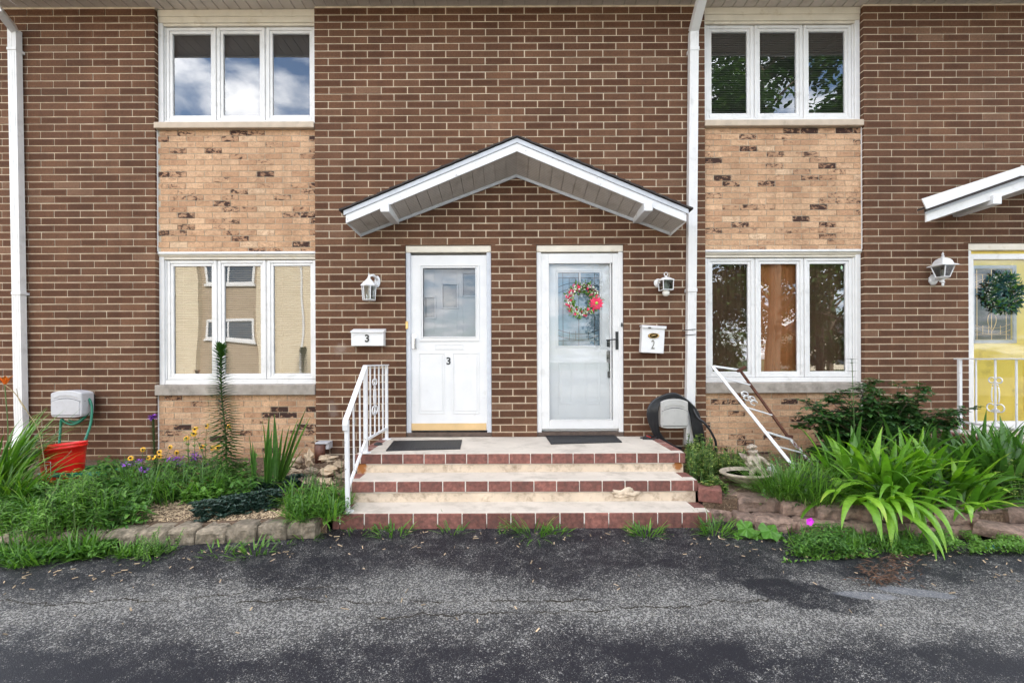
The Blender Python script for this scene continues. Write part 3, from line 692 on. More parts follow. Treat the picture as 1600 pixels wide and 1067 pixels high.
def leaded(W, wq, YI, cm, pale):
    mb = MB(); x0, x1, z0, z1 = wq; w = x1 - x0; h = z1 - z0; mb.box(x0, x1, YI + .015, YI + .02, z0, z1); mb.build('leaded_glass', pale, W)
    mb = MB(); y = YI + .012; e = .0035
    for fx in (.12, .5, .88): mb.tube([(x0 + w * fx, y, z0), (x0 + w * fx, y, z1)], e, 6)
    for fz in (.07, .93): mb.tube([(x0, y, z0 + h * fz), (x1, y, z0 + h * fz)], e, 6)
    for fz, am in ((.14, .06), (.22, .06), (.80, -.07), (.72, -.07)):
        mb.tube([(x0 + w * k / 12, y, z0 + h * (fz + am * (1 - (k / 6 - 1) ** 2) * -1)) for k in range(13)], e, 6)
    for k in range(6):
        if k != 3: mb.tube([(x0 + w * (.12 + .76 * k / 5), y, z0 + h * .74), (x0 + w * (.12 + .76 * k / 5), y, z0 + h * .93)], e * .8, 6); mb.tube([(x0 + w * (.12 + .76 * k / 5), y, z0 + h * .07), (x0 + w * (.12 + .76 * k / 5), y, z0 + h * .2)], e * .8, 6)
    mb.build('came', cm, W)
leaded(D2, wq, YI, DARK, mat('blue_grey_glass', (.13, .22, .30), .12, var=.5, vs=5))
mb = MB(); Y2 = Y
r = prect(961.5, 518, 966, 546, Y2); mb.box(r[0], r[1], Y2 - .012, Y2, r[2], r[3]); mb.tube([PV(964, 530, Y2 - .01), PV(964, 530, Y2 - .05)], .008, 8)
mb.tube([PV(966, 530, Y2 - .05), PV(955, 530.5, Y2 - .052), PV(947, 531.5, Y2 - .048)], .007, 8)
mb.build('handle', BLACKP, D2, bevel=.003)
mb = MB()
for pr in ((948, 532, 953, 542), (947.5, 548, 954, 566), (949, 580, 953.5, 590)):
    r = prect(*pr, YI); mb.box(r[0], r[1], YI - .03, YI, r[2], r[3])
mb.tube([PV(952, 565, YI - .03), PV(953, 582, YI - .03)], .008, 8); mb.build('lock', BLACKP, D2, bevel=.006)
# yellow door
D1 = door_root('yellow door behind a white-framed glass storm door')
frame_for(D1, *DOORS[2], 2.722, WHITE)
Y = .03; a, b = DOORS[2]; g = (a + .092, b - .14, .66, 2.535)
mb = MB(); ring(mb, a + .05, b - .05, .555, 2.60, g[0] - a - .05, Y, Y + .03, 0, 2.60 - g[3], g[2] - .555); mb.build('storm_frame', WHITE, D1, bevel=.004)
mb = MB(); mb.add([(g[0], Y + .018, g[2]), (g[1], Y + .018, g[2]), (g[1], Y + .0195, g[3]), (g[0], Y + .0195, g[3])], [(0, 1, 2, 3)]); mb.build('glass', glass('clear_storm_glass', .05, .001, (.98, .99, .99)), D1)
YI = .075; wq = (a + .13, a + .58, 1.61, 2.43)
mb = MB()
for r in rsub([(a, b, .5, 2.7)], wq): mb.box(r[0], r[1], YI, YI + .04, r[2], r[3])
r = (a + .13, a + .72, .75, 1.35); ring(mb, *r, .012, YI - .007, YI)
mb.build('inner_door', YELLOW, D1, bevel=.002)
mb = MB(); ring(mb, wq[0] - .03, wq[1] + .045, wq[2] - .045, wq[3] + .045, .04, YI - .014, YI + .01); mb.build('window_trim', ALUM, D1, bevel=.004)
leaded(D1, wq, YI, GOLD, mat('smoky_glass', (.055, .06, .055), .12, var=.6, vs=9))
mb = MB()
for q in (-1, 1):
    mb.tube([(wq[0] + .225 + q * .05 * math.sin(k / 10 * math.pi) , YI + .008, wq[2] + .1 + .025 * k) for k in range(11)], .004, 6)
mb.build('came_scroll', GOLD, D1)
# bell buttons and lintels
mb = MB(); r = prect(633.5, 502, 637.5, 514, .015); mb.box(r[0], r[1], .004, .020, r[2], r[3]); o = mb.build('doorbell', GOLD, HOUSE, bevel=.003); o['label'] = 'amber doorbell button on the frame of door 3'
mb = MB(); x, z = P(971.5, 507.5, .015); mb.lathe([(.001, .004), (.012, .004), (.014, .012), (.001, .016)], (x, 0, z), 14, axis='Y', sx=.8, sy=1.9); o = mb.build('doorbell', BLACKP, HOUSE)
o['label'] = 'black oval doorbell button by the wreathed white door'
for a, b in DOORS:
    mb = MB(); mb.box(a - .05, b + .05, .003, .16, 2.7165, 2.7235); mb.build('lintel', RUST, HOUSE)

# canopies ------------------------------------------------------------
CANS = mat('canopy_soffit', (.50, .46, .43), .6, var=.06, dirt=(.3, .26, .22), ds=4, dth=(.5, .8)); perf(CANS)
def canopy(cx, xl, xr, zpk, zend, cap, lab, xlo=None):
    W = bpy.data.objects.new('canopy', None); COL.objects.link(W); W.parent = HOUSE; W['label'] = lab
    YF = -.42; t1, t2 = .072, .16
    def zat(x, top): 
        h = (cx - x) / (cx - xl) if x < cx else (x - cx) / (xr - cx); return top + (zend - zpk) * h
    # fascia: upper drip board and main board, mitred at the peak and plumb cut at the eaves
    mb = MB()
    for (e, sgn) in ((xl, -1), (xr, 1)):
        ei = e - sgn * .045
        mb.prism([(cx, zpk - .022), (ei + sgn*.02, zat(ei+ sgn*.02, zpk - .022)), (ei+ sgn*.02, zat(ei+ sgn*.02, zpk - t1)), (cx, zpk - t1)][::sgn], YF - .012, YF, 0)
        mb.prism([(cx, zpk - t1 + .001), (ei, zat(ei, zpk - t1 + .001)), (ei, zat(ei, zpk - t2 - .0)), (cx, zpk - t2)][::sgn], YF, YF + .022, 1)
        if not cap: mb.prism([(cx, zpk - t2 - .075), (ei - sgn * .03, zat(ei - sgn * .03, zpk - t2 - .012)), (ei - sgn * .03, zat(ei - sgn * .03, zpk - t2 - .045)), (cx, zpk - t2 - .115)][::sgn], -.02, -.003, 0)
        M = Matrix.Translation((ei, 0, 0)); zz = zat(ei, zpk)
        if not cap: mb.add([(ei, YF + .022, zz - .022), (ei - sgn*.0, -.003, zz - .022), (ei - sgn * .03, -.003, zz - t2 - .045), (ei, YF + .022, zz - t2)], [(0, 1, 2, 3)], 1)
    mb.build('fascia', [ALUM, WORN if not cap else WHITE], W, bevel=.002)
    # soffit boards between fascia and wall
    mb = MB()
    for (e, sgn) in ((xl, -1), (xr, 1)):
        ei = e - sgn * .05; n = int(abs(ei - cx) / .12); 
        for k in range(n):
            fa, fb = k / n, (k + 1) / n - .05 / n
            def q(f, back, up=0):
                x = cx + (ei - cx) * (f * (.76 if cap and back else 1)); zf = zat(x, zpk - t2) + .012; zb = zat(x, zpk - t2) - (.085 * (1 - f) + .012 * f)
                return (x, -.012 if back else YF + .02, (zb if back else zf) + up)
            fc = (k + 1) / n
            mb.add([q(fa, 0), q(fb, 0), q(fb, 1), q(fa, 1)], [(0, 1, 2, 3)][::1])
            mb.add([q(fb, 0), q(fc, 0, .0), q(fc, 1), q(fb, 1), q(fb, 0, .012), q(fc, 0, .012), q(fc, 1, .012), q(fb, 1, .012)], [(4, 5, 6, 7), (0, 4, 7, 3), (1, 5, 6, 2)])
    mb.build('soffit', CANS, W)
    # shingles
    mb = MB(); f_far = lambda f: f > .78
    for (e, sgn) in ((xl, -1), (xr, 1)):
        n = 14
        for k in range(n):
            fa, fb = k / n, (k + 1.12) / n; xa = cx + (e - cx) * fa; xb = cx + (e - cx) * fb
            za, zb = zat(xa, zpk), zat(xb, zpk) + .006
            mb.prism([(xa, za - .018), (xb, zb - .018), (xb, zb + .002), (xa, za - .004)][::sgn], YF - .03 - uni(0, .006), (YF + .04 if cap and f_far(fb) else -.002), 0)
    mb.build('shingles', SHING, W)
    for bx in ((cx - 1.40, cx + 1.385) if not cap else (P(1559, 318, YF - .03)[0],)):
        mb = MB(); zz = zat(bx, zpk - t2) + .01
        mb.box(bx - .045, bx + .045, YF - .03, -.003, zz - .075, zz + .022)
        mb.build('bracket', WORN, W, bevel=.004)
    if cap:
        mb = MB(); xe = P(1588, 264, YF)[0]
        mb.prism([(xl + .005, zat(xl, zpk) - .022), (xe, zat(xe, zpk) - .010), (xe, zat(xe, zpk) + .085), (xl - .045, zat(xl, zpk) + .085)], YF - .045, YF - .035)
        mb.prism([(xe, zat(xe, zpk) - .015), (xe + .3, zat(xe, zpk) + .0), (xe + .3, zat(xe, zpk) + .05), (xe, zat(xe, zpk) + .095)], YF - .049, YF - .039)
        md = MB(); md.prism([(xl + .012, zat(xl, zpk) - .046), (xe + .4, zat(xe + .4, zpk) - .034), (xe + .4, zat(xe + .4, zpk) - .010), (xl + .004, zat(xl, zpk) - .020)], YF - .040, YF - .013); md.build('shingle_edge', SHING, W)
        o = mb.build('metal_cap', WHITE, W); o['label'] = 'loose white metal cap strip bent up over the shingles'
    return W
canopy(.075, -1.79, 1.916, 3.767, 2.993, False, 'gabled canopy over the two white doors')
canopy(6.52, P(1441, 325, -.42)[0], 6.52 + (6.52 - P(1441, 325, -.42)[0]), 2.985 + .335 * (6.52 - P(1441, 325, -.42)[0]), 2.985, True, 'gabled canopy over the yellow door')

# downspouts ------------------------------------------------------------
def downspout(pts, lab, bands):
    mb = MB(); w, h = .098, .07
    pts = [Vector(p) for p in pts]
    for i in range(len(pts) - 1):
        mb.bar(pts[i], pts[i + 1], w, h, 0, up=(0, -1, 0))
        d = (pts[i + 1] - pts[i]).normalized()
        for q in (-.028, 0, .028): mb.bar(pts[i] + Vector((q, -h / 2 - .001, 0)), pts[i + 1] + Vector((q, -h / 2 - .001, 0)), .006, .004, 0, up=(0, -1, 0))
    o = mb.build('downspout', WHITE, HOUSE, bevel=.008, seg=2); o['label'] = lab
    for q, z in bands:
        mb = MB(); a, b = pts[1], pts[-2] if len(pts) > 3 else pts[-1]; f = (a.z - z) / (a.z - b.z); c = a + (b - a) * f
        mb.box(c.x - .054, c.x + .054, c.y - .042, -.001, z - q, z + q)
        k = mb.build('strap_band', WHITE, o, bevel=.002)
    return o
dR = [PV(1098, -8, -.34), PV(1083.5, 50, -.06), PV(1079, 560, -.06), PV(1076.5, 694, -.06)]
o = downspout(dR, 'white downspout between the steps canopy and the right bay', [(.02, P(1080, 455)[1]), (.02, P(1082, 85)[1])])
for py in (515, 523):
    mb = MB(); x, z = P(1079, py, -.1); mb.tube([(x - .056, -.0, z - .004), (x - .054, -.102, z - .003), (x + .054, -.102, z + .004), (x + .056, -.0, z + .003)], .004, 6)
    mb.build('cable_tie', DARK, o)
dL = [PV(-6, 12, -.34), PV(23, 48, -.06), PV(33, 640, -.06), PV(34.5, 668, -.06), PV(28, 700, -.16)]
downspout(dL, 'white downspout at the far left behind the daylilies', [(.015, P(20, 85)[1]), (.015, P(28, 460)[1])])

# ------------------------------------------------------------------ front steps
RISER = mat('stained_cream_concrete', (.62, .51, .39), .9, var=.14, vs=7, dirt=(.24, .17, .11), ds=13, dth=(.50, .78), bs=90, bd=.004)
def rusty(m, spots):
    t = m.node_tree; b = t.nodes['Principled BSDF']; src = b.inputs['Base Color'].links[0].from_socket; ob = tcoord(t)
    for (c, r_) in spots:
        mp = t.nodes.new('ShaderNodeMapping'); mp.vector_type = 'TEXTURE'; mp.inputs['Location'].default_value = c; mp.inputs['Scale'].default_value = r_
        t.links.new(ob, mp.inputs[0]); ln = t.nodes.new('ShaderNodeVectorMath'); ln.operation = 'LENGTH'; t.links.new(mp.outputs[0], ln.inputs[0])
        v = math_(t, 'ADD', ln.outputs['Value'], math_(t, 'MULTIPLY', tnoise(t, 22, 6, .7, ob), .9))
        src = mixc(t, ramp(t, [(.75, 1.0), (1.25, 0.0)], v), src, (.34, .13, .035))
    t.links.new(src, b.inputs['Base Color'])
rusty(RISER, [((-1.44, -.9, .38), (.13, .3, .16)), ((1.60, -.9, .39), (.10, .3, .14)), ((1.1, -.9, .42), (.03, .3, .06))])
STEPS = thing('front_steps', 'three concrete steps edged with red brick below the two white doors', 'steps', (0, 0, 0))
SX0, SX1 = -1.49, 1.665
lv = [(-.909, -.001, .506, .32), (-1.199, -.88, .322, .13), (-1.472, -1.17, .130, -.03)]
for i, (yf, yb, zt, zbm) in enumerate(lv):
    mb = MB(); mb.box(SX0 + .102, SX1 - .102, yf + .012, yb, zt - .11, zt + .001); mb.box(SX0 + .010, SX0 + .1019, yf + .012, yf + .105, zt - .0055, zt + .001); mb.box(SX1 - .1019, SX1 - .010, yf + .012, yf + .105, zt - .0055, zt + .001); mb.build('tread', CONC, STEPS, bevel=.004)
    mb = MB(); zb0 = (-.02 if i == 2 else lv[i + 1][2] - .02)
    mb.box(SX0 + .014, SX1 - .014, yf + .02, yb, -.02, zt - .098); mb.build('riser', RISER, STEPS, bevel=.004)
    mb = MB(); n = 14 + (0); L = .2032; x = SX0 + [.115, .07, .16][i] * 0 ; 
    offs = [P(596, 715, yf)[0], P(584.5, 760, yf)[0], P(569, 810, yf)[0]][i]
    edges = [offs + L * k for k in range(-2, 20)]; edges = [SX0] + [e for e in edges if SX0 + .03 < e < SX1 - .03] + [SX1]
    H = .098
    mb.box(SX0 + .004, SX1 - .004, yf + .004, yf + .11, zt - H + .003, zt - .008, 1)
    for a, b in zip(edges[:-1], edges[1:]):
        j = uni(-.002, .002); mb.box(a + .0035, b - .0035, yf + j, yf + .1, zt - H + j - (.045 if i == 2 else 0), zt - .006 + min(0, j), 0, rnd())
    # side returns
    for (sa, sb) in ((SX0, SX0 + .1), (SX1 - .1, SX1)):
        y = yf + .108; ye = (yb if i == 0 else lv[i - 1][0]) 
        mb.box(sa + .004, sb - .004, y, ye - .004, zt - H + .003, zt - .0022, 1)
        while y < ye - .05:
            y2 = min(y + .195, ye - .006); mb.box(sa, sb, y + .004, y2 - .004, zt - H, zt + uni(-.0012, .001), 0, rnd()); y += .2032
    mb.build('brick_edging', [REDB, MORTW], STEPS, bevel=.004)
mb = MB()
for (px, py, rx, rz) in ((978, 768, .12, .042),):
    v = PV(px, py, -1.197); mb.blob(v, rx, .006, rz, 0, 26, 14, .9)
o = mb.build('patched_mortar', RISER, STEPS, smooth=True); o['label'] = 'crumbled cream patch in the middle brick row'

# ------------------------------------------------------------------ railings
def rail_scroll(mb, c, w, h):                              # cast ornament in the plane x = const (runs along y) or y = const
    pass
SEAM = 1
RL = thing('step_railing', 'white metal railing with curled handrail at the left of the red-edged steps', 'railing', (-1.40, -.9, .13))
xr = -1.40; ZT = 1.345
pA = Vector((-1.372, -1.43, .134)); pB = Vector((xr, -.865, .51)); pC = Vector((xr, -.125, .51))
topA = Vector((-1.378, -1.44, .915)); topB = Vector((xr, -.87, ZT)); topC = Vector((xr, -.09, ZT - .004))
def post(a, b, w, root, foot=True):
    mb = MB(); mb.bar(a, b, w, w, 0, up=(0, 1, 0)); mb.build('post', WORN, root, bevel=.004)
    if foot:
        mb = MB(); mb.lathe([(.05, 0), (.05, .006), (.02, .012), (.02, .02)], a - Vector((0, 0, .003)), 14); mb.build('foot_plate', WORN, root)
post(pA, Vector((pA.x - .006, pA.y, .90)), .034, RL); post(pB, Vector((xr, -.865, ZT - .01)), .036, RL); post(pC, Vector((xr, -.125, ZT - .01)), .032, RL)
mb = MB(); hr = [topC, topB, topB + (topA - topB) * .93, topA + Vector((0, -.018, -.01)), topA + Vector((0, -.03, -.05)), topA + Vector((0, -.022, -.10))]
vs = []; w, h = .045, .014
for i, p in enumerate(hr):
    t = (hr[min(i + 1, len(hr) - 1)] - hr[max(i - 1, 0)]).normalized(); nrm = Vector((0, -t.z, t.y)) * -1
    if nrm.z < 0 and i < 3: nrm = -nrm
    if i >= 3: nrm = Vector((0, -abs(t.z), abs(t.y) * .6)).normalized()
    for sx, sn in ((-1, -1), (1, -1), (1, 1), (-1, 1)): vs.append(p + Vector((sx * w / 2, 0, 0)) + nrm * sn * h / 2)
mb.add(vs, [(4 * i + k, 4 * i + (k + 1) % 4, 4 * i + 4 + (k + 1) % 4, 4 * i + 4 + k) for i in range(len(hr) - 1) for k in range(4)] + [(3, 2, 1, 0), tuple(4 * (len(hr) - 1) + k for k in range(4))])
mb.build('handrail', WORN, RL, bevel=.003)
bm0 = Vector((xr, -.865, .63)); bm1 = Vector((xr, -.125, .63)); bmA = Vector((-1.375, -1.43, .31))
mb = MB(); mb.bar(bm1, bm0, .024, .024, 0, up=(0, 0, 1)); mb.bar(bm0, bmA, .024, .024, 0); mb.build('bottom_rail', WORN, RL, bevel=.003)
for k in range(1, 5):
    y = -.865 + .74 * k / 5; mb = MB(); mb.bar((xr, y, .635), (xr, y, ZT - .008), .013, .013, 0, up=(0, 1, 0)); mb.build('baluster', WORN, RL)
for k in (1, 2):
    f = k / 3; a = bm0 + (bmA - bm0) * f; b = topB + (topA - topB) * f; mb = MB(); mb.bar(a, b, .013, .013, 0, up=(0, 1, 0)); mb.build('baluster', WORN, RL)
def ornament(root, x, y, zc, hh, ax, m=WORN):              # lyre ornament: two C scrolls, a waist and two larger scrolls below
    mb = MB()
    def pt(u, v): u *= 1.35; return (x + u, y, zc + v) if ax == 'x' else (x, y + u, zc + v)
    for s_ in (-1, 1):
        mb.tube([pt(s_ * (.026 + .024 * math.cos(a)), hh * .36 + .030 * math.sin(a)) for a in [2.9 - k * .55 for k in range(11)]], .006, 6)
        mb.tube([pt(s_ * (.010 + .012 * math.cos(a)), hh * .20 + .022 * math.sin(a)) for a in [k * .6 for k in range(9)]], .0045, 6)
        mb.tube([pt(s_ * (.022 + .006 * math.sin(k / 8 * math.pi) - .0), hh * (.18 - .40 * k / 8)) for k in range(9)], .006, 6)
        mb.tube([pt(s_ * (.034 + .030 * math.cos(a)), -hh * .36 + .042 * math.sin(a)) for a in [2.4 - k * .5 for k in range(12)]], .0065, 6)
        mb.tube([pt(s_ * (.016 + .013 * math.cos(a)), -hh * .44 + .015 * math.sin(a)) for a in [k * .7 for k in range(9)]], .0045, 6)
    mb.build('scroll_ornament', m, root, smooth=True)
ornament(RL, xr, -.865 + .74 * 2 / 5, 1.03, .40, 'y')
mb = MB(); mb.lathe([(.045, 0), (.045, .01), (.025, .026), (.008, .03)], (P(591, 686, -.45)[0], -.45, .506), 14); 
tag(mb.build('door_stop', DARK), 'small black round knob lying on the porch beside the left railing', 'door stop')

RR = thing('porch_railing', 'white metal railing with a lyre scroll in front of the yellow door', 'railing', (5.04, -.5, .56))
xq = 5.05; zt = 1.385; PZ = .56
for y in (-.13, -1.15):
    mb = MB(); mb.bar((xq, y, PZ), (xq, y, zt - .005), .034, .034, 0, up=(0, 1, 0)); mb.build('post', WORN, RR, bevel=.004)
mb = MB(); mb.bar((xq, -.08, zt), (xq, -1.2, zt), .045, .014); mb.build('handrail', WORN, RR, bevel=.003)
mb = MB(); mb.bar((xq, -.13, .68), (xq, -1.15, .68), .022, .022); mb.build('bottom_rail', WORN, RR, bevel=.003)
for k in range(1, 6):
    y = -.113 - .197 * k; mb = MB(); mb.bar((xq, y, .68), (xq, y, zt - .005), .013, .013, 0, up=(0, 1, 0)); mb.build('baluster', WORN, RR)
ornament(RR, xq, -.507, 1.02, .40, 'y')
# neighbour's porch
NB = thing('porch_slab', 'concrete porch with brick edge under the yellow door', 'steps', (6, -.4, 0))
mb = MB(); mb.box(4.93, 7.5, -.95, -.002, -.03, PZ - .003); mb.build('slab', CONC, NB, bevel=.006)
mb = MB()
y = -.96
while y < -.02: mb.box(4.90, 5.0, y + .004, min(y + .199, -.004), PZ - .1, PZ, 0, rnd()); y += .2032
x = 5.0
while x < 7.4: mb.box(x + .004, x + .199, -.96, -.86, PZ - .1, PZ + .001, 0, rnd()); x += .2032
mb.build('brick_edging', [REDB], NB, bevel=.004)
for k in (1, 2):
    mb = MB(); mb.box(4.93, 7.5, -.955 - .28 * k, -.952 - .28 * (k - 1), -.03, PZ - .19 * k); mb.build('step', CONC, NB, bevel=.01)

# ------------------------------------------------------------------ wall lanterns
def glassbox(root, c, w0, w1, z0, z1, n=4, rot=math.pi / 4, frame=WORN, bar=.005):
    def ringp(w, z): return [Vector(c) + Vector((w * math.cos(rot + 2 * math.pi * k / n), w * math.sin(rot + 2 * math.pi * k / n), z)) for k in range(n)]
    A, B = ringp(w0, z0), ringp(w1, z1); mb = MB()
    for k in range(n):
        l = (k + 1) % n; mb.tube([A[k], B[k]], bar, 6); mb.tube([A[k], A[l]], bar, 6); mb.tube([B[k], B[l]], bar, 6)
    mb.build('cage', frame, root)
    mb = MB()
    for k in range(n): l = (k + 1) % n; mb.add([A[k], A[l], B[l], B[k]], [(0, 1, 2, 3)])
    mb.build('glass_panes', GLASSL, root)
# left lantern: hexagonal body hanging from a curled arm
c = PV(576.5, 455, -.12); L1 = thing('wall_lantern', 'small white hexagonal lantern hanging from a curl above mailbox 3', 'wall light', (c.x + .05, 0, c.z))
glassbox(L1, (c.x, -.12, c.z), .068, .080, -.10, .055, 6, 0, WORN)
mb = MB(); mb.lathe([(.090, .055), (.092, .065), (.060, .10), (.026, .135), (.016, .15), (.006, .18), (.004, .205)], (c.x, -.12, c.z), 6); mb.build('roof_cap', WHITE2, L1)
mb = MB(); mb.lathe([(.07, -.105), (.072, -.098), (.05, -.09)], (c.x, -.12, c.z), 6); mb.build('base', WHITE2, L1)
mb = MB(); mb.lathe([(.012, -.085), (.014, -.06), (.013, .0), (.006, .02)], (c.x, -.12, c.z), 12); mb.build('bulb', BULB, L1)
mb = MB(); mb.tube([(c.x, -.12, c.z + .14), (c.x + .015, -.115, c.z + .175), (c.x + .04, -.09, c.z + .185), (c.x + .06, -.05, c.z + .165), (c.x + .063, -.01, c.z + .135)], [.010, .013, .016, .014, .012], 8); mb.build('arm', WORN, L1, smooth=True)
mb = MB(); mb.lathe([(.04, 0), (.042, -.010), (.03, -.018), (.012, -.024)], (c.x + .063, 0, c.z + .125), 16, axis='Y', sx=.8, sy=1.6); mb.build('back_plate', WORN, L1)
# middle lantern: open bottom with bare bulb
c = PV(1041, 446, -.12); L2 = thing('wall_lantern', 'small white lantern with bare bulb poking out above mailbox 2', 'wall light', (c.x - .04, 0, c.z))
glassbox(L2, (c.x, -.11, c.z), .080, .086, -.052, .055, 4, math.pi / 4 + .12, WORN)
mb = MB(); mb.lathe([(.092, .055), (.09, .066), (.05, .085), (.018, .097), (.008, .105)], (c.x, -.11, c.z), 8); mb.build('roof_cap', WHITE2, L2)
mb = MB(); mb.tube([(c.x + .020 * math.cos(a), -.11, c.z + .128 + .020 * math.sin(a)) for a in [k * .63 for k in range(10)]], .005, 6, closed=True); mb.build('hanging_loop', WHITE2, L2)
mb = MB(); mb.lathe([(.014, .05), (.020, .01), (.024, -.025), (.034, -.055), (.040, -.080), (.034, -.105), (.016, -.119), (.002, -.121)], (c.x, -.11, c.z), 16); mb.build('bulb', BULB, L2, smooth=True)
mb = MB(); mb.lathe([(.048, 0), (.050, -.012), (.038, -.024), (.02, -.03), (.018, -.10)], (c.x - .055, 0, c.z + .045), 18, axis='Y'); mb.build('back_plate', WHITE2, L2)
mb = MB(); mb.tube([(c.x - .055, -.03, c.z + .045), (c.x - .05, -.09, c.z + .065), (c.x, -.11, c.z + .085)], .013, 8); mb.build('arm', WHITE2, L2)
# right lantern: coach lamp held up on an arm
c = PV(1473, 424, -.14); L3 = thing('wall_lantern', 'white coach lantern with finial standing on an arm beside the yellow door', 'wall light', (c.x - .1, 0, c.z))
cc_ = (c.x, -.14, c.z)
glassbox(L3, cc_, .058, .100, -.065, .060, 4, math.pi / 4 + .25, WORN, .006)
mb = MB(); mb.lathe([(.135, .058), (.132, .066), (.092, .080), (.080, .112), (.060, .135), (.030, .150), (.012, .155), (.017, .168), (.007, .178), (.012, .19), (.003, .215)], cc_, 4, sx=1, sy=1); o = mb.build('roof_cap', WHITE2, L3)
mb = MB(); mb.lathe([(.062, -.066), (.05, -.078), (.018, -.088), (.013, -.11), (.020, -.122), (.010, -.135), (.014, -.15), (.003, -.17)], cc_, 12); mb.build('finial_base', WHITE2, L3)
mb = MB(); mb.lathe([(.012, -.06), (.015, -.01), (.010, .02)], cc_, 10); mb.build('bulb', BULB, L3)
pl = P(1456.5, 437.5, 0); mb = MB(); mb.lathe([(.050, 0), (.052, -.016), (.042, -.03), (.02, -.036)], (pl[0], 0, pl[1]), 8, axis='Y', sx=1, sy=1.25); mb.build('back_plate', WHITE2, L3, bevel=.003)
mb = MB(); mb.tube([(pl[0], -.03, pl[1]), (pl[0] + .03, -.09, pl[1] - .02), (c.x - .02, -.13, c.z - .11), (c.x, -.14, c.z - .10)], [.014, .012, .011, .012], 8); mb.build('arm', WHITE2, L3, smooth=True)

# ------------------------------------------------------------------ mailboxes
x0, x1, z0, z1 = prect(548.5, 518, 599, 540.5, -.10)
B1 = thing('mailbox', 'wide white wall mailbox with a black number 3', 'mailbox', ((x0 + x1) / 2, 0, z0))
mb = MB(); mb.box(x0, x1, -.10, -.002, z0, z1 - .004); mb.build('box', WHITE2, B1, bevel=.005)
mb = MB(); mb.prism([(-.113, z1 - .012), (-.113, z1 + .004), (-.002, z1 + .038), (-.002, z1 - .004)], x0 - .006, x1 + .006)
mb.v = [(p[1], p[0], p[2]) for p in mb.v]; mb.build('lid', WHITE2, B1, bevel=.003)
mb = MB(); A, B_, C_, D_ = x0 + .02, x1 - .02, z0 + .03, z1 - .028
mb.tube([(A, -.101, C_), (A, -.101, D_ - .03), (A + .012, -.101, D_ - .006), (A + .035, -.101, D_), (B_, -.101, D_)], .004, 6); mb.build('embossed_line', WHITE2, B1)
text_obj('number', '3', (x0 + x1) / 2, -.1025, (z0 + z1) / 2, .115, BLACKP, B1, .0035)
c = PV(1019, 531, -.06); B2 = thing('mailbox', 'upright white wall mailbox, tilted, with a bronze oval and silver number 2', 'mailbox', (c.x, 0, c.z - .15))
RM = Matrix.Translation(c) @ Matrix.Rotation(R(3.2), 4, 'Y')
def tb(mb, x0, x1, y0, y1, z0, z1, **k): mb.box(x0, x1, y0, y1, z0, z1, 0, None, RM)
mb = MB(); tb(mb, -.128, .128, -.035, .058, -.150, .142); mb.build('box', WHITE2, B2, bevel=.005)
mb = MB(); tb(mb, -.138, .140, -.050, .056, .144, .160); tb(mb, -.138, .140, -.050, -.040, .128, .144); mb.build('lid', WHITE2, B2, bevel=.003)
mb = MB(); tb(mb, -.066, -.036, -.054, -.049, .126, .140); mb.build('latch', DARK, B2)
mb = MB(); p = c + Vector((.004, -.036, .045)); mb.lathe([(.001, -.009), (.024, -.009), (.030, -.005), (.032, 0)], p, 20, axis='Y', sx=2.05, sy=1)
o = mb.build('emblem', BRONZE, B2, smooth=True)
mb = MB(); mb.lathe([(.024, -.009), (.0265, -.0105), (.029, -.008)], p, 20, axis='Y', sx=2.05, sy=1)
for k in range(3): mb.blob(p + Vector((-.018 + k * .016, -.011, .004 * math.sin(k))), .010, .003, .006)
mb.build('emblem_relief', GOLD, B2)
text_obj('number', '2', c.x - .003, c.y - .038, c.z - .060, .145, mat('pewter', (.20, .19, .17), .4, metal=.6), B2, .000, .62, R(3.2))

# ------------------------------------------------------------------ mats
def doormat(pts, label, ribs):
    mb = MB(); z = .5095; vs = [Vector((x, y, z)) for x, y in pts]
    o_ = sum(vs, Vector()) / 4; T = thing('doormat', label, 'doormat', (o_.x, o_.y, z))
    t = .010; mb.add([*vs, *[v + Vector((0, 0, t)) for v in vs]], [(3, 2, 1, 0), (4, 5, 6, 7), (0, 1, 5, 4), (1, 2, 6, 5), (2, 3, 7, 6), (3, 0, 4, 7)]); mb.build('mat', RUBBER, T, bevel=.002)
    mb = MB(); n = ribs
    for k in range(n):
        f = (k + .5) / n; a = vs[0].lerp(vs[1], f); b = vs[3].lerp(vs[2], f); a, b = a.lerp(b, .04), b.lerp(a, .04)
        mb.bar(a + Vector((0, 0, t + .001)), b + Vector((0, 0, t + .001)), .006, .004)
    mb.build('ribs', RUBBER, T)
def gx(px, py, z=.516):                                     # photo pixel on the porch plane -> metres
    s = (py + .004 * (px - 798) - 560) / (EYE - z); return ((px - .004 * (py - 560) - 798) / s, F / s - CAMD)
doormat([gx(603, 703.5), gx(719, 700.5), gx(722, 687), gx(615, 688.5)], 'grey-black ribbed doormat in front of door 3', 26)
doormat([gx(861, 693), gx(972, 690), gx(957, 676.8), gx(851, 679)], 'plain black doormat in front of the glass door with the wreath', 44)

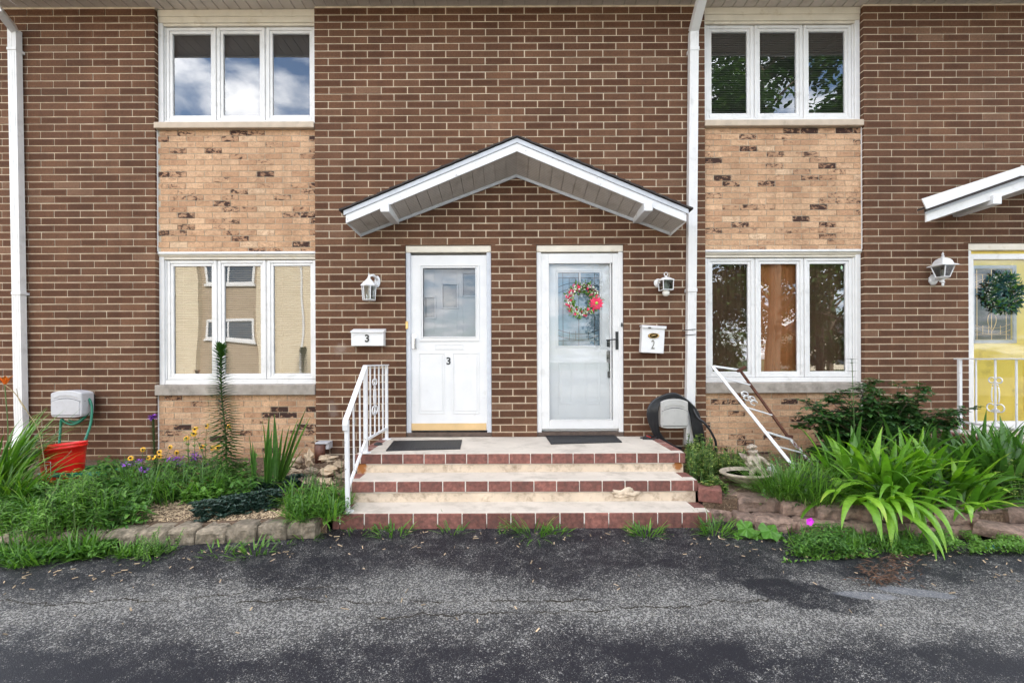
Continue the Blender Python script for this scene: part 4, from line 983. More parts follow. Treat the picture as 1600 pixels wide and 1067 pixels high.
# ------------------------------------------------------------------ wreaths
def wreath(name, label, c, Rr, thick, n, kinds, tilt=1):
    T = thing(name, label, 'wreath', c); mb = MB()
    mb.tube([Vector(c) + Vector((Rr * math.cos(a), 0, Rr * math.sin(a))) for a in [2 * math.pi * k / 24 for k in range(24)]], thick * .25, 6, closed=True); mb.build('ring', BARK, T)
    for (nm, m, cnt, L, W_, kind) in kinds:
        mb = MB()
        for k in range(cnt):
            a = uni(0, 2 * math.pi); b = uni(0, 2 * math.pi); q = thick * uni(.2, .7)
            dd = Vector((math.cos(a) * math.cos(b), -abs(math.sin(b)) * .9 - .1, math.sin(a) * math.cos(b)))
            p = Vector(c) + Vector((Rr * math.cos(a), 0, Rr * math.sin(a))) + dd * q
            if kind == 'leaf': mb.leaf(p, dd + Vector((uni(-.6, .6), -.2, uni(-.6, .6))), (uni(-1, 1), -1, uni(-1, 1)), L * uni(.7, 1.3), W_)
            else: mb.blob(p, L * uni(.6, 1.2), L * .6, L * uni(.6, 1.2), 0, 6, 4, .4)
        mb.build(nm, m, T)
    return T
c = PV(909.5, 469, .085)
W1 = wreath('wreath', 'pink, white and green flower wreath hanging on the white door', c, .152, .080, 0,
   [('leaves', L_BRIGHT, 160, .05, .022, 'leaf'), ('white_flowers', WHT, 150, .012, 0, 'b'), ('pink_flowers', PINK, 120, .014, 0, 'b'), ('lime_leaves', LIME, 60, .013, 0, 'b')])
mb = MB(); fc = c + Vector((.155, -.06, -.045))
for ring_ in range(3):
    for k in range(12):
        a = 2 * math.pi * (k + ring_ * .5) / 12; d = Vector((math.cos(a), -.15 - ring_ * .25, math.sin(a))); mb.leaf(fc, d, (0, -1, 0), .088 - ring_ * .018, .034)
mb.build('large_flower', PINK, W1)
mb = MB(); mb.blob(fc + Vector((0, -.02, 0)), .018, .012, .018, 0, 8, 5, .2); mb.build('flower_centre', LIME, W1)
mb = MB(); a, b = PV(905.5, 412, .11), PV(906.5, 452, .10); mb.bar(b, a, .020, .003, 0, up=(0, -1, 0)); mb.build('hanger_strap', WORN, W1)
c = PV(1561, 460, .085)
W2 = wreath('wreath', 'blue-green leafy wreath with white berries hanging on the yellow door', c, .155, .125, 0,
   [('teal_leaves', L_TEAL, 460, .065, .022, 'leaf'), ('green_leaves', L_WEED, 420, .042, .018, 'leaf'), ('berries', WHT, 260, .0075, 0, 'b')])
mb = MB(); a, b = PV(1559, 404, .11), PV(1559, 440, .10); mb.bar(b, a, .022, .003, 0, up=(0, -1, 0)); mb.build('hanger_strap', GOLD, W2)

# ------------------------------------------------------------------ hose reels
def hose_reel(label, px, py, m, w, h):
    c = PV(px, py, -.22); T = thing('hose_reel', label, 'hose reel', (c.x, 0, c.z)); RMx = Matrix.Translation((c.x, 0, c.z))
    def outline(sx, sz, top=.10):
        pts = []
        n = 10
        for k in range(n + 1):                              # arched top
            f = -1 + 2 * k / n; pts.append((f * w / 2 * sx, h / 2 * sz - top * h * (abs(f) ** 2.6)))
        pts += [(w / 2 * sx, -h / 2 * sz + h * .14), (w / 2 * sx * .93, -h / 2 * sz + h * .03), (w * .25 * sx, -h / 2 * sz), (-w * .25 * sx, -h / 2 * sz), (-w / 2 * sx * .93, -h / 2 * sz + h * .03), (-w / 2 * sx, -h / 2 * sz + h * .14)]
        return pts
    mb = MB(); mb.prism(outline(1, 1), -.245, -.09, 0, None, RMx); mb.build('housing', m, T, bevel=.012, seg=3)
    mb = MB(); zz = .10 * h
    mb.prism([(-w * .44, -h * .40), (w * .44, -h * .40), (w * .44, zz), (w * .3, zz + .018), (0, zz + .03), (-w * .3, zz + .018), (-w * .44, zz)], -.252, -.243, 0, None, RMx); mb.build('lower_cover', m, T, bevel=.006, seg=2)
    mb = MB(); mb.prism([(-w * .38, zz + .035), (-w * .2, zz + .055), (0, zz + .062), (w * .2, zz + .055), (w * .38, zz + .035), (w * .34, h * .31), (w * .18, h * .38), (0, h * .40), (-w * .18, h * .38), (-w * .34, h * .31)], -.250, -.243, 0, None, RMx); mb.build('upper_cover', m, T, bevel=.004, seg=2)
    mb = MB()
    mb.tube([Vector((c.x - w / 2 - .001, -.2, c.z + zz)), Vector((c.x - w * .46, -.247, c.z + zz)), *[Vector((c.x + w * .44 * f, -.247, c.z + zz + .034 * (1 - abs(f) ** 2))) for f in [-1 + k / 6 for k in range(13)]], Vector((c.x + w * .46, -.247, c.z + zz)), Vector((c.x + w / 2 + .001, -.2, c.z + zz))], .003, 6)
    mb.tube([Vector((c.x + w * .44 * f, -.248, c.z - h * .405 )) for f in (-1, -.5, 0, .5, 1)], .003, 6)
    mb.build('seam', DARK, T)
    mb = MB(); mb.box(-w * .3, w * .3, -.09, -.002, -h * .3, h * .3, 0, None, RMx); mb.build('wall_bracket', DARK, T, bevel=.004)
    return T, c
T1, c1 = hose_reel('light grey plastic hose reel on the left brick wall above the red bucket', 106.5, 631, LGREYP, .345, .298)
T2, c2 = hose_reel('beige plastic hose reel wrapped by black hose at the porch corner', 1053, 646, GREYP, .300, .325)
def smooth_path(pts, n=8):
    pts = [Vector(p) for p in pts]; out = []
    for i in range(len(pts) - 1):
        p0, p1, p2, p3 = pts[max(i - 1, 0)], pts[i], pts[i + 1], pts[min(i + 2, len(pts) - 1)]
        for k in range(n):
            t = k / n; out.append(.5 * ((2 * p1) + (p2 - p0) * t + (2 * p0 - 5 * p1 + 4 * p2 - p3) * t * t + (3 * p1 - p0 - 3 * p2 + p3) * t ** 3))
    return out + [pts[-1]]
G = thing('green_hose', 'green garden hose hanging from the light grey reel down behind the red bucket', 'hose', (c1.x, -.2, .25))
mb = MB()
mb.tube(smooth_path([PV(128, 622, -.12), PV(138, 622, -.15), PV(143.5, 636, -.17), PV(142, 660, -.2), PV(136, 680, -.25), PV(129, 698, -.3), PV(120, 735, -.35), Vector((-4.3, -.45, .28)), Vector((-3.9, -.5, .27)), Vector((-3.5, -.42, .29)), Vector((-3.3, -.55, .27))]), .0125, 8)
mb.tube(smooth_path([PV(134, 625, -.10), PV(139, 640, -.14), PV(134, 650, -.17), PV(124, 659, -.17), PV(112, 663, -.17), PV(101, 659, -.17), PV(96.5, 655, -.17), PV(95, 665, -.17), PV(93, 690, -.2), PV(90, 730, -.25)]), .0125, 8)
mb.tube(smooth_path([PV(136, 640, -.12), PV(130, 652, -.15), PV(118, 659, -.15), PV(108, 657, -.15)]), .0125, 8)
for k in range(4): mb.tube([(-4.35 + .42 * math.cos(a) * (1 - .07 * k), -.62 + .16 * math.sin(a), .27 + .008 * k) for a in [j * .35 for j in range(17)]], .0125, 7)
mb.build('hose_tube', GREENH, G, smooth=True)
BH = thing('black_hose', 'thick black hose coiled over the beige reel and hanging to the ground', 'hose', (c2.x, -.2, .25))
def coil(pts, r=.0145):
    mb = MB(); mb.tube(smooth_path(pts, 7), r, 8); mb.build('hose_loop', RUBH, BH, smooth=True)
RUBH = mat('black_hose_rubber', (.016, .016, .019), .28, var=.2)
for k in range(8):
    j = lambda a: uni(-a, a); w_ = k * 2.2 + uni(-.5, .5)
    coil([PV(1052 + j(14), 712 + j(4) - k * 2, -.10), PV(1033 - w_ * .3, 682 + j(4), -.16), PV(1026.5 - w_ * .9, 650, -.2), PV(1030 - w_ * .7, 630 - w_ * .1, -.2), PV(1040, 622.5 - w_ * .35, -.2), PV(1056, 620.5 - w_ * .3, -.2),
          PV(1070 + w_ * .3, 627, -.18), PV(1079 + w_ * .7, 645, -.16), PV(1084 + w_ * .9, 675 + j(3), -.16), PV(1089 + w_ * .7, 700, -.14), PV(1092 + j(4), 716 + j(3), -.14)])
coil([PV(1082, 636, -.16), PV(1090, 652, -.2), PV(1100, 660, -.22), PV(1110, 673, -.22), PV(1118, 690, -.22), PV(1118, 706, -.22), PV(1113, 722, -.2)], .013)
mb = MB(); mb.tube(smooth_path([(P(1000, 680, -.12)[0], -.14, .515), (P(1010, 676, -.14)[0], -.2, .53), (P(1018, 680, -.14)[0], -.12, .515), (P(1026, 672, -.16)[0], -.15, .54), (P(1020, 682, -.2)[0], -.22, .515), (P(1004, 684, -.2)[0], -.2, .514)]), .009, 7)
mb.tube(smooth_path([(P(1004, 677, -.16)[0], -.16, .52), (P(1012, 673, -.16)[0], -.18, .55), (P(1024, 676, -.16)[0], -.16, .53)]), .007, 6)
LE = thing('dog_leash', 'black leash with a red clip lying on the porch beside the black hose', 'leash', (P(1010, 676, -.14)[0], -.16, .51)); mb.build('cord', RUBBER, LE, smooth=True)
mb = MB(); v = Vector((P(1010, 674, -.2)[0], -.2, .548)); mb.tube([v, v + Vector((.03, 0, -.012)), v + Vector((.05, 0, -.02))], .004, 6); mb.build('clip', REDP, LE)
# ------------------------------------------------------------------ bucket
BY = -.62; c = Vector((P(99, 720, BY)[0], BY, .215))
BK = thing('bucket', 'red plastic bucket with a dented rim standing on the mulch below the grey hose reel', 'bucket', c)
mb = MB(); seg = 40; prof = [(.150, 0), (.155, .01), (.170, .2), (.180, .30), (.190, .303), (.190, .318), (.180, .325), (.187, .335), (.190, .345), (.182, .345), (.172, .30), (.160, .15), (.148, .012)]
vs = []
for i, (r_, z) in enumerate(prof):
    for k in range(seg):
        a = 2 * math.pi * k / seg; dent = 1 - .07 * max(0, math.cos(a + .6)) * (z / .35); sq = 1 + .05 * math.cos(2 * a) * (z / .35)
        vs.append((c.x + r_ * dent * sq * math.cos(a), c.y + r_ * dent / sq * math.sin(a), c.z + z + .018 * (z / .35) * math.cos(a + .2)))
fs = [(i * seg + k, i * seg + (k + 1) % seg, (i + 1) * seg + (k + 1) % seg, (i + 1) * seg + k) for i in range(len(prof) - 1) for k in range(seg)]
fs += [tuple(range(seg - 1, -1, -1)), tuple((len(prof) - 1) * seg + k for k in range(seg))]
mb.add(vs, fs); mb.build('pail', RED, BK, smooth=True)
mb = MB()
def bs(u, v_): a = -math.pi / 2 + u; return Vector((c.x + .171 * math.cos(a), c.y + .171 * math.sin(a) - .004, c.z + v_))
for (u0, v0, u1, v1) in ((-.1, .05, .25, .05), (.25, .05, .25, .20), (-.1, .20, .25, .20), (-.02, .17, .2, .17), (.04, .10, .04, .16), (.14, .08, .2, .08)): mb.tube([bs(u0, v0), bs((u0 + u1) / 2, (v0 + v1) / 2), bs(u1, v1)], .0025, 5)
mb.build('white_print', WHITE2, BK)
mb = MB(); mb.tube([(c.x + .19 * math.cos(a), c.y - .02 + .10 * math.sin(a) - .09, c.z + .30 - .13 * abs(math.sin(a))) for a in [math.pi + k * math.pi / 12 for k in range(13)]], .003, 6); mb.build('wire_handle', DRYS, BK)

# ------------------------------------------------------------------ leaning section of old railing
LD = thing('railing_section', 'old white and rusty railing section leaning like a ladder against the right bay', 'railing section', (3.0, -.7, .3))
tl, tr_ = PV(1113, 572, -.10), PV(1156, 578, -.10); bl, br = PV(1250, 742, -1.0), PV(1284, 741, -.80)
ml = tl.lerp(bl, .5)
mb = MB(); mb.bar(bl, tl, .032, .016, 0, up=(0, -1, .3)); mb.build('left_rail', WORN, LD, bevel=.003)
kn = PV(1231, 682, -.52)
mb = MB(); mb.bar(kn, tr_, .026, .022, 0, up=(0, -1, .3)); mb.bar(kn - Vector((.02, 0, -.005)), kn + Vector((.045, 0, 0)), .04, .03, 0); o = mb.build('rusty_rail', RUST, LD, bevel=.003); o['label'] = 'rusty brown upper length of the right rail'
mb = MB(); mb.bar(br, kn, .030, .018, 0, up=(0, -1, .3)); mb.build('lower_rail', mat('flaking_paint', (.5, .5, .5), .6, var=.1, dirt=(.09, .03, .018), ds=30, dth=(.44, .52)), LD, bevel=.003)
mb = MB(); mb.bar(tl + Vector((.01, 0, .0)), tr_ + Vector((0, 0, .0)), .03, .022, 0); mb.build('top_bar', WORN, LD, bevel=.003)
mb = MB(); mb.bar(PV(1152, 580, -.12), PV(1165, 573, -.12), .05, .03, 0); mb.build('rusty_cap', RUST, LD, bevel=.004)
for f in (.13, .43, .655, .78, .91):
    a = tl.lerp(bl, f - .01); 
    g_ = f + .03; b = tr_.lerp(kn, g_ / .66) if g_ < .66 else kn.lerp(br, (g_ - .66) / .34)
    mb = MB(); mb.bar(a, b, .018, .014, 0) if f not in (.655,) else mb.bar(a, b, .028, .02, 0); mb.build('rung', WORN, LD, bevel=.002)
mb = MB(); oc = tl.lerp(bl, .30).lerp(tr_.lerp(kn, .45), .5)
ux = (tr_.lerp(kn, .45) - tl.lerp(bl, .30)).normalized(); uz = Vector((0, 0, 1))
for q in range(2):
    for s_ in (-1, 1):
        mb.tube([oc + ux * (s_ * .045 + .045 * math.cos(a) + q * .03) + uz * (-.02 * s_ + .028 * math.sin(a) - q * .035) + Vector((0, -.005, 0)) for a in [k * .5 for k in range(11)]], .006, 6)
mb.tube([oc - ux * .09 + uz * .03, oc + ux * .10 - uz * .045], .006, 6); mb.build('scroll_ornament', WORN, LD, smooth=True)

# ------------------------------------------------------------------ birdbath with cherub
bc = Vector((P(1166, 745, -1.02)[0], -1.02, .20))
BB = thing('birdbath', 'weathered stone birdbath with a seated cherub playing at the rim', 'birdbath', bc)
mb = MB(); mb.lathe([(.075, -.03), (.07, .0), (.045, .02), (.05, .04), (.10, .05), (.17, .085), (.215, .125), (.235, .132), (.24, .145), (.232, .155), (.215, .152), (.20, .135), (.13, .11), (.02, .105)], bc, 36, sx=1, sy=.78)
mb.build('bowl', STATUE, BB, smooth=True)
mb = MB(); mb.lathe([(.001, .128), (.185, .128)], bc, 30, sx=1, sy=.78); mb.build('water', mat('brown_water', (.10, .045, .02), .08), BB)
def skin_body(name, V, E, m, root, loc, sub=2):
    me = bpy.data.meshes.new(name); me.from_pydata([Vector(p) + Vector(loc) for p, r_ in V], E, []); me.materials.append(m)
    o = bpy.data.objects.new(name, me); COL.objects.link(o); o.modifiers.new('skin', 'SKIN'); 
    if not me.skin_vertices: 
        pass
    for i, (p, r_) in enumerate(V): me.skin_vertices[0].data[i].radius = (r_ * 1.18, r_ * 1.18)
    me.skin_vertices[0].data[0].use_root = True
    s_ = o.modifiers.new('sub', 'SUBSURF'); s_.levels = sub; s_.render_levels = sub
    d = o.modifiers.new('rough', 'DISPLACE'); tx = bpy.data.textures.new('lumps', 'CLOUDS'); tx.noise_scale = .018; d.texture = tx; d.strength = .007; d.mid_level = .5
    o.parent = root; o.matrix_parent_inverse = Matrix.Translation(-wloc(root)); return o
cl = bc + Vector((.085, .02, .155))
V = [((0, 0, .03), .050), ((-.006, -.002, .075), .046), ((-.012, -.006, .115), .044), ((-.016, -.010, .142), .020), ((-.022, -.014, .185), .040), ((-.024, -.014, .200), .040),
     ((-.052, -.02, .118), .020), ((-.075, -.055, .085), .017), ((-.055, -.085, .070), .013),
     ((.035, -.008, .125), .020), ((.075, -.012, .110), .018), ((.105, -.04, .075), .015), ((.11, -.065, .055), .012),
     ((-.04, -.06, .018), .028), ((-.075, -.09, -.005), .021), ((-.07, -.105, -.05), .013),
     ((.03, -.065, .018), .028), ((.035, -.115, .0), .021), ((.01, -.125, -.045), .013)]
E = [(0, 1), (1, 2), (2, 3), (3, 4), (4, 5), (2, 6), (6, 7), (7, 8), (2, 9), (9, 10), (10, 11), (11, 12), (0, 13), (13, 14), (14, 15), (0, 16), (16, 17), (17, 18)]
skin_body('cherub', V, E, STATUE, BB, cl)
mb = MB(); hc = cl + Vector((-.023, -.010, .200))
for k in range(46):
    a = uni(0, 6.28); b = uni(.15, 1.5); d = Vector((math.cos(a) * math.cos(b), math.sin(a) * math.cos(b), math.sin(b)))
    if d.y < -.55 and d.z < .62: continue
    mb.blob(hc + d * .040, .013, .013, .012, 0, 6, 4, .3)
mb.build('curly_hair', STATUE, BB, smooth=True)
mb = MB()
for q in (-1, 1): mb.blob(hc + Vector((q * .015 , -.040, -.002)), .0045, .003, .0035, 0, 6, 4)
mb.build('eyes', DARK, BB)
mb = MB(); mb.blob(hc + Vector((0, -.045, -.012)), .006, .007, .008, 0, 6, 4); mb.blob(hc + Vector((0, -.040, -.028)), .010, .004, .0035, 0, 6, 4)
for q in (-1, 1): mb.blob(hc + Vector((q * .019, -.036, -.018)), .011, .008, .010, 0, 6, 4)
mb.build('face', STATUE, BB, smooth=True)
mb = MB()
for q, ang in ((-1, .5), (1, -.5)):
    for k in range(5): mb.leaf(cl + Vector((q * .02, .035, .11)), (q * (.8 - k * .13), .5, .35 - k * .22), (0, -1, 0), .11 - k * .01, .035)
mb.build('wings', STATUE, BB)
# solar flower stake beside it
sp_ = Vector((P(1205, 735, -.95)[0], -.95, .2)); GS = thing('garden_stake', 'white fluted glass garden ornament beside the cherub', 'garden ornament', sp_)
mb = MB(); mb.tube([sp_, sp_ + Vector((0, 0, .12))], .004, 6); mb.build('stake', DARK, GS)
mb = MB()
for k in range(9):
    a = 2 * math.pi * k / 9; mb.leaf(sp_ + Vector((0, 0, .215)), (math.cos(a) * .38, math.sin(a) * .38, -1), (math.cos(a), math.sin(a), 0), .11, .03, 0, .5, -.15)
mb.build('fluted_shade', WHITE2, GS)

# ------------------------------------------------------------------ retaining blocks
def block(name, c, w, d, h, yaw, m, label, group, tilt=0, top=.82):
    mb = MB(); nx, ny, nz = 9, 6, 4; M = Matrix.Translation(c) @ Matrix.Rotation(yaw, 4, 'Z') @ Matrix.Rotation(tilt, 4, 'Y')
    idx = {}; vs = []
    sd_ = Vector((c[0] * 5, c[1] * 5, c[2] * 9))
    def key(i, j, k):
        if (i, j, k) in idx: return idx[(i, j, k)]
        u, v, t = i / nx - .5, j / ny - .5, k / nz
        q = 1 - .12 * (v + .5)
        x, y, z = u * w * q, v * d, t * h
        # split-face front, worn rounded top edges
        if k == nz: 
            ed = min(i, nx - i, j, ny - j)
            if ed == 0: z -= .016; x *= .95; y *= .94
        nn = Vector((x * 16, y * 16, z * 16)) + sd_ * 3
        a = .017 if j == 0 else .006
        y += a * noise.noise(nn) * 1.6 - (.006 if j == 0 and 0 < k < nz and 0 < i < nx else 0); x += .004 * noise.noise(nn + Vector((5, 0, 0))); z += (.005 * noise.noise(nn + Vector((0, 5, 0)))) if k else 0
        idx[(i, j, k)] = len(vs); vs.append(M @ Vector((x, y, z))); return idx[(i, j, k)]
    fs = []
    for i in range(nx):
        for k in range(nz): fs.append((key(i, 0, k), key(i + 1, 0, k), key(i + 1, 0, k + 1), key(i, 0, k + 1))); fs.append((key(i + 1, ny, k), key(i, ny, k), key(i, ny, k + 1), key(i + 1, ny, k + 1)))
        for j in range(ny): fs.append((key(i, j, nz), key(i + 1, j, nz), key(i + 1, j + 1, nz), key(i, j + 1, nz)))
    for j in range(ny):
        for k in range(nz): fs.append((key(0, j + 1, k), key(0, j, k), key(0, j, k + 1), key(0, j + 1, k + 1))); fs.append((key(nx, j, k), key(nx, j + 1, k), key(nx, j + 1, k + 1), key(nx, j, k + 1)))
    mb.add(vs, fs); o = mb.build(name, m); tag(o, label, 'stone block', group); return o
OL = ['first', 'second', 'third', 'fourth', 'fifth', 'sixth', 'seventh', 'eighth', 'ninth', 'tenth', 'eleventh', 'twelfth', 'thirteenth', 'fourteenth']
pxs = [(448, 494, 841), (399, 446.5, 844), (350, 397.5, 847), (304, 349, 850), (259, 303, 851), (212, 258, 854), (160, 210, 857), (133, 159, 858), (84, 130, 860), (37, 81, 862), (-10, 34, 864)]
for i, (a, b, py) in enumerate(pxs):
    s = (py - 560 + .004 * ((a + b) / 2 - 798)) / EYE; Y0 = F / s - CAMD; xa, xb = (a - 798) / s, (b - 798) / s; w = xb - xa
    lab = 'tan retaining block, %s from the steps in the low edging of the left bed' % OL[i]
    if i == 0: lab = 'pale tan retaining block nearest the steps, sitting a little higher than its row'
    block('retaining_block', ((xa + xb) / 2, Y0 + .10, -.01 + (.012 if i == 0 else 0)), w - .014, .2, .130 + uni(-.006, .006), -.05 + uni(-.09, .09), BLOCK, lab, 'tan blocks edging the left bed', uni(-.015, .015))
top_ = [(1112, 1165, 792, 'rose-grey top block nearest the steps in the right garden wall'), (1158, 1226, 800, 'top block of the right wall below the birdbath, second from the steps'), (1226, 1280, 806, 'top block of the right wall under the fine grass, third from the steps'),
        (1280, 1345, 812, 'top block of the right wall left of the drooping straps'), (1347, 1408, 815, 'top block of the right wall mostly hidden by drooping straps'), (1410, 1462, 816, 'top block of the right wall just right of the drooping straps'),
        (1462, 1531, 820, 'large rounded top block of the right wall above the green mats'), (1516, 1576, 814, 'top block of the right wall stepping up behind the tilted slab'), (1578, 1640, 818, 'top block of the right wall at the photo edge')]
for i, (a, b, py, lab) in enumerate(top_):
    z0 = .105; s = (py - 560 + .004 * ((a + b) / 2 - 798)) / (EYE - z0); Y0 = F / s - CAMD; xa, xb = (a - 798) / s, (b - 798) / s
    block('retaining_block', ((xa + xb) / 2, Y0 + .12, z0 + .002), xb - xa - .006, .22, .105 + uni(-.006, .008), -.16 + .03 * i + uni(-.03, .03) if i < 4 else uni(-.06, .05), BLOCKR, lab, 'rose-grey blocks of the right garden wall', uni(-.03, .03))
bot_ = [(1100, 1152, 815, 'lower block of the right wall beside the steps'), (1154, 1184, 826, 'small lower block of the right wall behind the round-leaved weed'), (1186, 1250, 832, 'lower block of the right wall below the birdbath'), (1252, 1336, 838, 'lower block of the right wall behind the magenta flower'),
        (1338, 1400, 842, 'lower block of the right wall behind the hanging straps'), (1402, 1464, 843, 'lower block of the right wall right of the hanging straps'), (1466, 1530, 842, 'lower block of the right wall above the clover'), (1582, 1645, 846, 'lower block of the right wall at the photo edge')]
for i, (a, b, py, lab) in enumerate(bot_):
    s = (py - 560 + .004 * ((a + b) / 2 - 798)) / EYE; Y0 = F / s - CAMD; xa, xb = (a - 798) / s, (b - 798) / s
    block('retaining_block', ((xa + xb) / 2, Y0 + .12, -.01), xb - xa - .008, .22, .113, uni(-.05, .05) - (.15 if i < 3 else 0), BLOCKR, lab, 'rose-grey blocks of the right garden wall')
s = (848 - 560) / EYE; block('retaining_block', ((1563 - 798) / s, F / s - CAMD + .08, .02), .34, .24, .10, -.35, BLOCKR, 'slipped slab lying tilted in front of the right garden wall', 'rose-grey blocks of the right garden wall', .16)
mb = MB(); M = Matrix.Translation(PV(1110, 772, -1.26)) @ Matrix.Rotation(-.35, 4, 'Z'); mb.box(-.10, .09, -.05, .16, -.06, .055, 0, .4, M)
tag(mb.build('loose_brick', REDB, bevel=.008, seg=2), 'worn reddish brick lying loose against the right side of the steps', 'brick')
for (x, z, h, lab) in ((4.25, .107, .105, 'top block of the right wall just outside the photo edge'), (4.60, .107, .105, 'top block of the right wall beside the neighbouring porch'), (4.28, -.01, .113, 'lower block of the right wall just outside the photo edge'), (4.63, -.01, .113, 'lower block of the right wall beside the neighbouring porch')):
    block('retaining_block', (x, frontR(x) - .0 + .03, z), .335, .22, h, uni(-.05, .05), BLOCKR, lab, 'rose-grey blocks of the right garden wall')
# rocks
rk = [(437, 716, .10, .05, .03, -.25, 'flat grey rock at the left end of the rock pile'), (462, 722, .09, .06, .05, -.35, 'blue-grey rock in the middle of the pile by the drain pipe'), (483, 718, .04, .05, .075, -.45, 'upright pale rock standing on the pile'), (512, 716, .12, .07, .035, -.5, 'broad flat tan rock on top of the pile below the brown pipe'),
      (462, 737, .08, .05, .03, -.6, 'low grey rock under the blue-grey one'), (487, 734, .07, .05, .03, -.6, 'small rosy rock in the pile'), (512, 736, .09, .06, .04, -.65, 'rounded tan rock below the flat top rock'), (478, 752, .07, .06, .04, -.85, 'pale angular rock at the front of the pile'), (508, 752, .10, .06, .03, -.8, 'cream slab leaning at the front of the pile'), (532, 728, .07, .05, .05, -.5, 'grey rock by the railing post'), (537, 744, .06, .05, .03, -.65, 'small grey rock against the steps'), (452, 744, .06, .05, .03, -.75, 'brownish rock behind the iris leaves')]
for (px, py, rx, ry, rz, Y, lab) in rk:
    mb = MB(); v = PV(px, py, Y); mb.blob(v, rx, ry, rz, 0, 9, 6, 1.1); o = mb.build('rock', ROCK); tag(o, lab, 'rock', 'limestone rocks piled beside the steps')
for (x, y, s_, lab) in ((-4.62, -1.52, .05, 'tan stone half sunk behind the far-left edging'), (-3.1, -.35, .10, 'grey stone slab on the mulch under the tan panel'), (-2.55, -.3, .08, 'small grey slab behind the iris')):
    mb = MB(); mb.blob((x, y, soil_z(x, y) + s_ * .2), s_ * 1.3, s_, s_ * .5, 0, 9, 6, .6); tag(mb.build('rock', ROCK), lab, 'rock')
# drain pipe
v = PV(500, 702, -.12); DP = thing('drain_pipe', 'short brown clay drain pipe with grey collar at the wall beside the rock pile', 'pipe', v - Vector((0, 0, .1)))
mb = MB(); mb.lathe([(.055, -.16), (.058, .06), (.050, .062), (.047, -.1)], v, 20); mb.build('pipe', mat('brown_clay', (.10, .035, .02), .5, var=.4, vs=20), DP, smooth=True)
mb = MB(); mb.box(v.x - .05, v.x + .10, -.14, -.01, v.z + .062, v.z + .082); mb.box(v.x + .062, v.x + .10, -.12, -.01, v.z + .0, v.z + .061); mb.build('grey_collar', LGREYP, DP, bevel=.004)

# ------------------------------------------------------------------ plants
def px2g(px, Y): return (px - 798 + .8) * (CAMD + Y) / F
def root_at(px, Y): x = px2g(px, Y); return Vector((x, Y, soil_z(x, Y)))
def clump(name, label, px, Y, n, L, W, spread, m, lean=(.05, .55), droop=(.5, 1.9), cat='plant', group=None, base=None, kind=None, seg=7, azr=None):
    c = base if base is not None else root_at(px, Y); mb = MB()
    for k in range(n):
        a = uni(0, 2 * math.pi) if azr is None else uni(*azr); r_ = spread * math.sqrt(rnd())
        b_ = c + Vector((r_ * math.cos(a), r_ * math.sin(a) * .8, -.02)); l = uni(*L)
        mb.strap(b_, a + uni(-.7, .7), l, W * uni(.7, 1.2), uni(*lean), uni(*droop), seg, 0, .35, None, uni(-.5, .5))
    o = mb.build(name, m, smooth=True); tag(o, label, cat, group, kind); return o
def leafy(name, label, px, Y, stems, H, LL, LW, spacing, m, spread=.08, lean=.25, cat='plant', start=.1, flowers=None, group=None, base=None, up=.35, droop=.25, whorl=2, stemr=.004, kind=None):
    c = base if base is not None else root_at(px, Y); T = thing(name, label, cat, c, group); mb = MB(); ms = MB(); tips = []
    if kind: T['kind'] = kind
    for k in range(stems):
        a = uni(0, 6.28); h = uni(*H); b_ = c + Vector((uni(-spread, spread), uni(-spread, spread), -.02)); ln = uni(0, lean)
        n = max(3, int(h / spacing)); pts = [b_ + Vector((math.cos(a) * ln * h * (t / n) ** 1.5, math.sin(a) * ln * h * (t / n) ** 1.5, h * t / n)) for t in range(n + 1)]
        ms.tube(pts, [stemr * (1.2 - .8 * t / n) for t in range(n + 1)], 5); tips.append(pts[-1])
        for t in range(n + 1):
            if t / n < start: continue
            for q in range(whorl):
                az_ = t * 2.4 + q * 2 * math.pi / whorl + uni(-.4, .4); s_ = uni(.7, 1.15) * (1 - .35 * t / n)
                mb.leaf(pts[t], (math.cos(az_), math.sin(az_), up + uni(-.25, .3)), (0, 0, 1), LL * s_, LW * s_, 0, .3, droop + uni(-.1, .2))
    ms.build('stem', STEM, T); mb.build('leaves', m, T, smooth=False)
    if flowers:
        fm, kindf, size = flowers; 
        for tp in tips:
            if rnd() < .15: continue
            fl = MB()
            if kindf == 'daisy':
                az0 = uni(0, 6)
                tl_ = Vector((uni(-.4, .4), -1, uni(.1, .9))).normalized(); xx = tl_.cross(Vector((0, 0, 1))).normalized(); yy = xx.cross(tl_)
                for q in range(11):
                    an = az0 + q * 2 * math.pi / 11; fl.leaf(tp, xx * math.cos(an) + yy * math.sin(an) - tl_ * .12, tl_, size, size * .42)
                fl.build('flower', fm, T); fl = MB(); fl.blob(tp + tl_ * .006, size * .32, size * .32, size * .32, 0, 7, 5); fl.build('seed_cone', SEEDC, T)
            else:
                for q in range(22): fl.leaf(tp + Vector((uni(-1, 1), uni(-1, 1), uni(-.5, .5))) * size, (uni(-1, 1), uni(-1, 1), uni(-.3, 1)), (0, 0, 1), size * .8, size * .3)
                fl.build('flower', fm, T)
    return T
def patch(name, label, n, pos, L, W, m, cat, lean=(.1, 1.0), droop=(.3, 1.6), seg=4, kind='stuff'):
    mb = MB()
    for k in range(n):
        b_ = pos()
        if b_ is None or noise.noise(Vector((b_.x * 5, b_.y * 8, n))) < -.1: continue
        mb.strap(b_, uni(0, 6.28), uni(*L), W * uni(.6, 1.3), uni(*lean), uni(*droop), seg, 0, .3)
    return tag(mb.build(name, m, smooth=True), label, cat, None, kind)
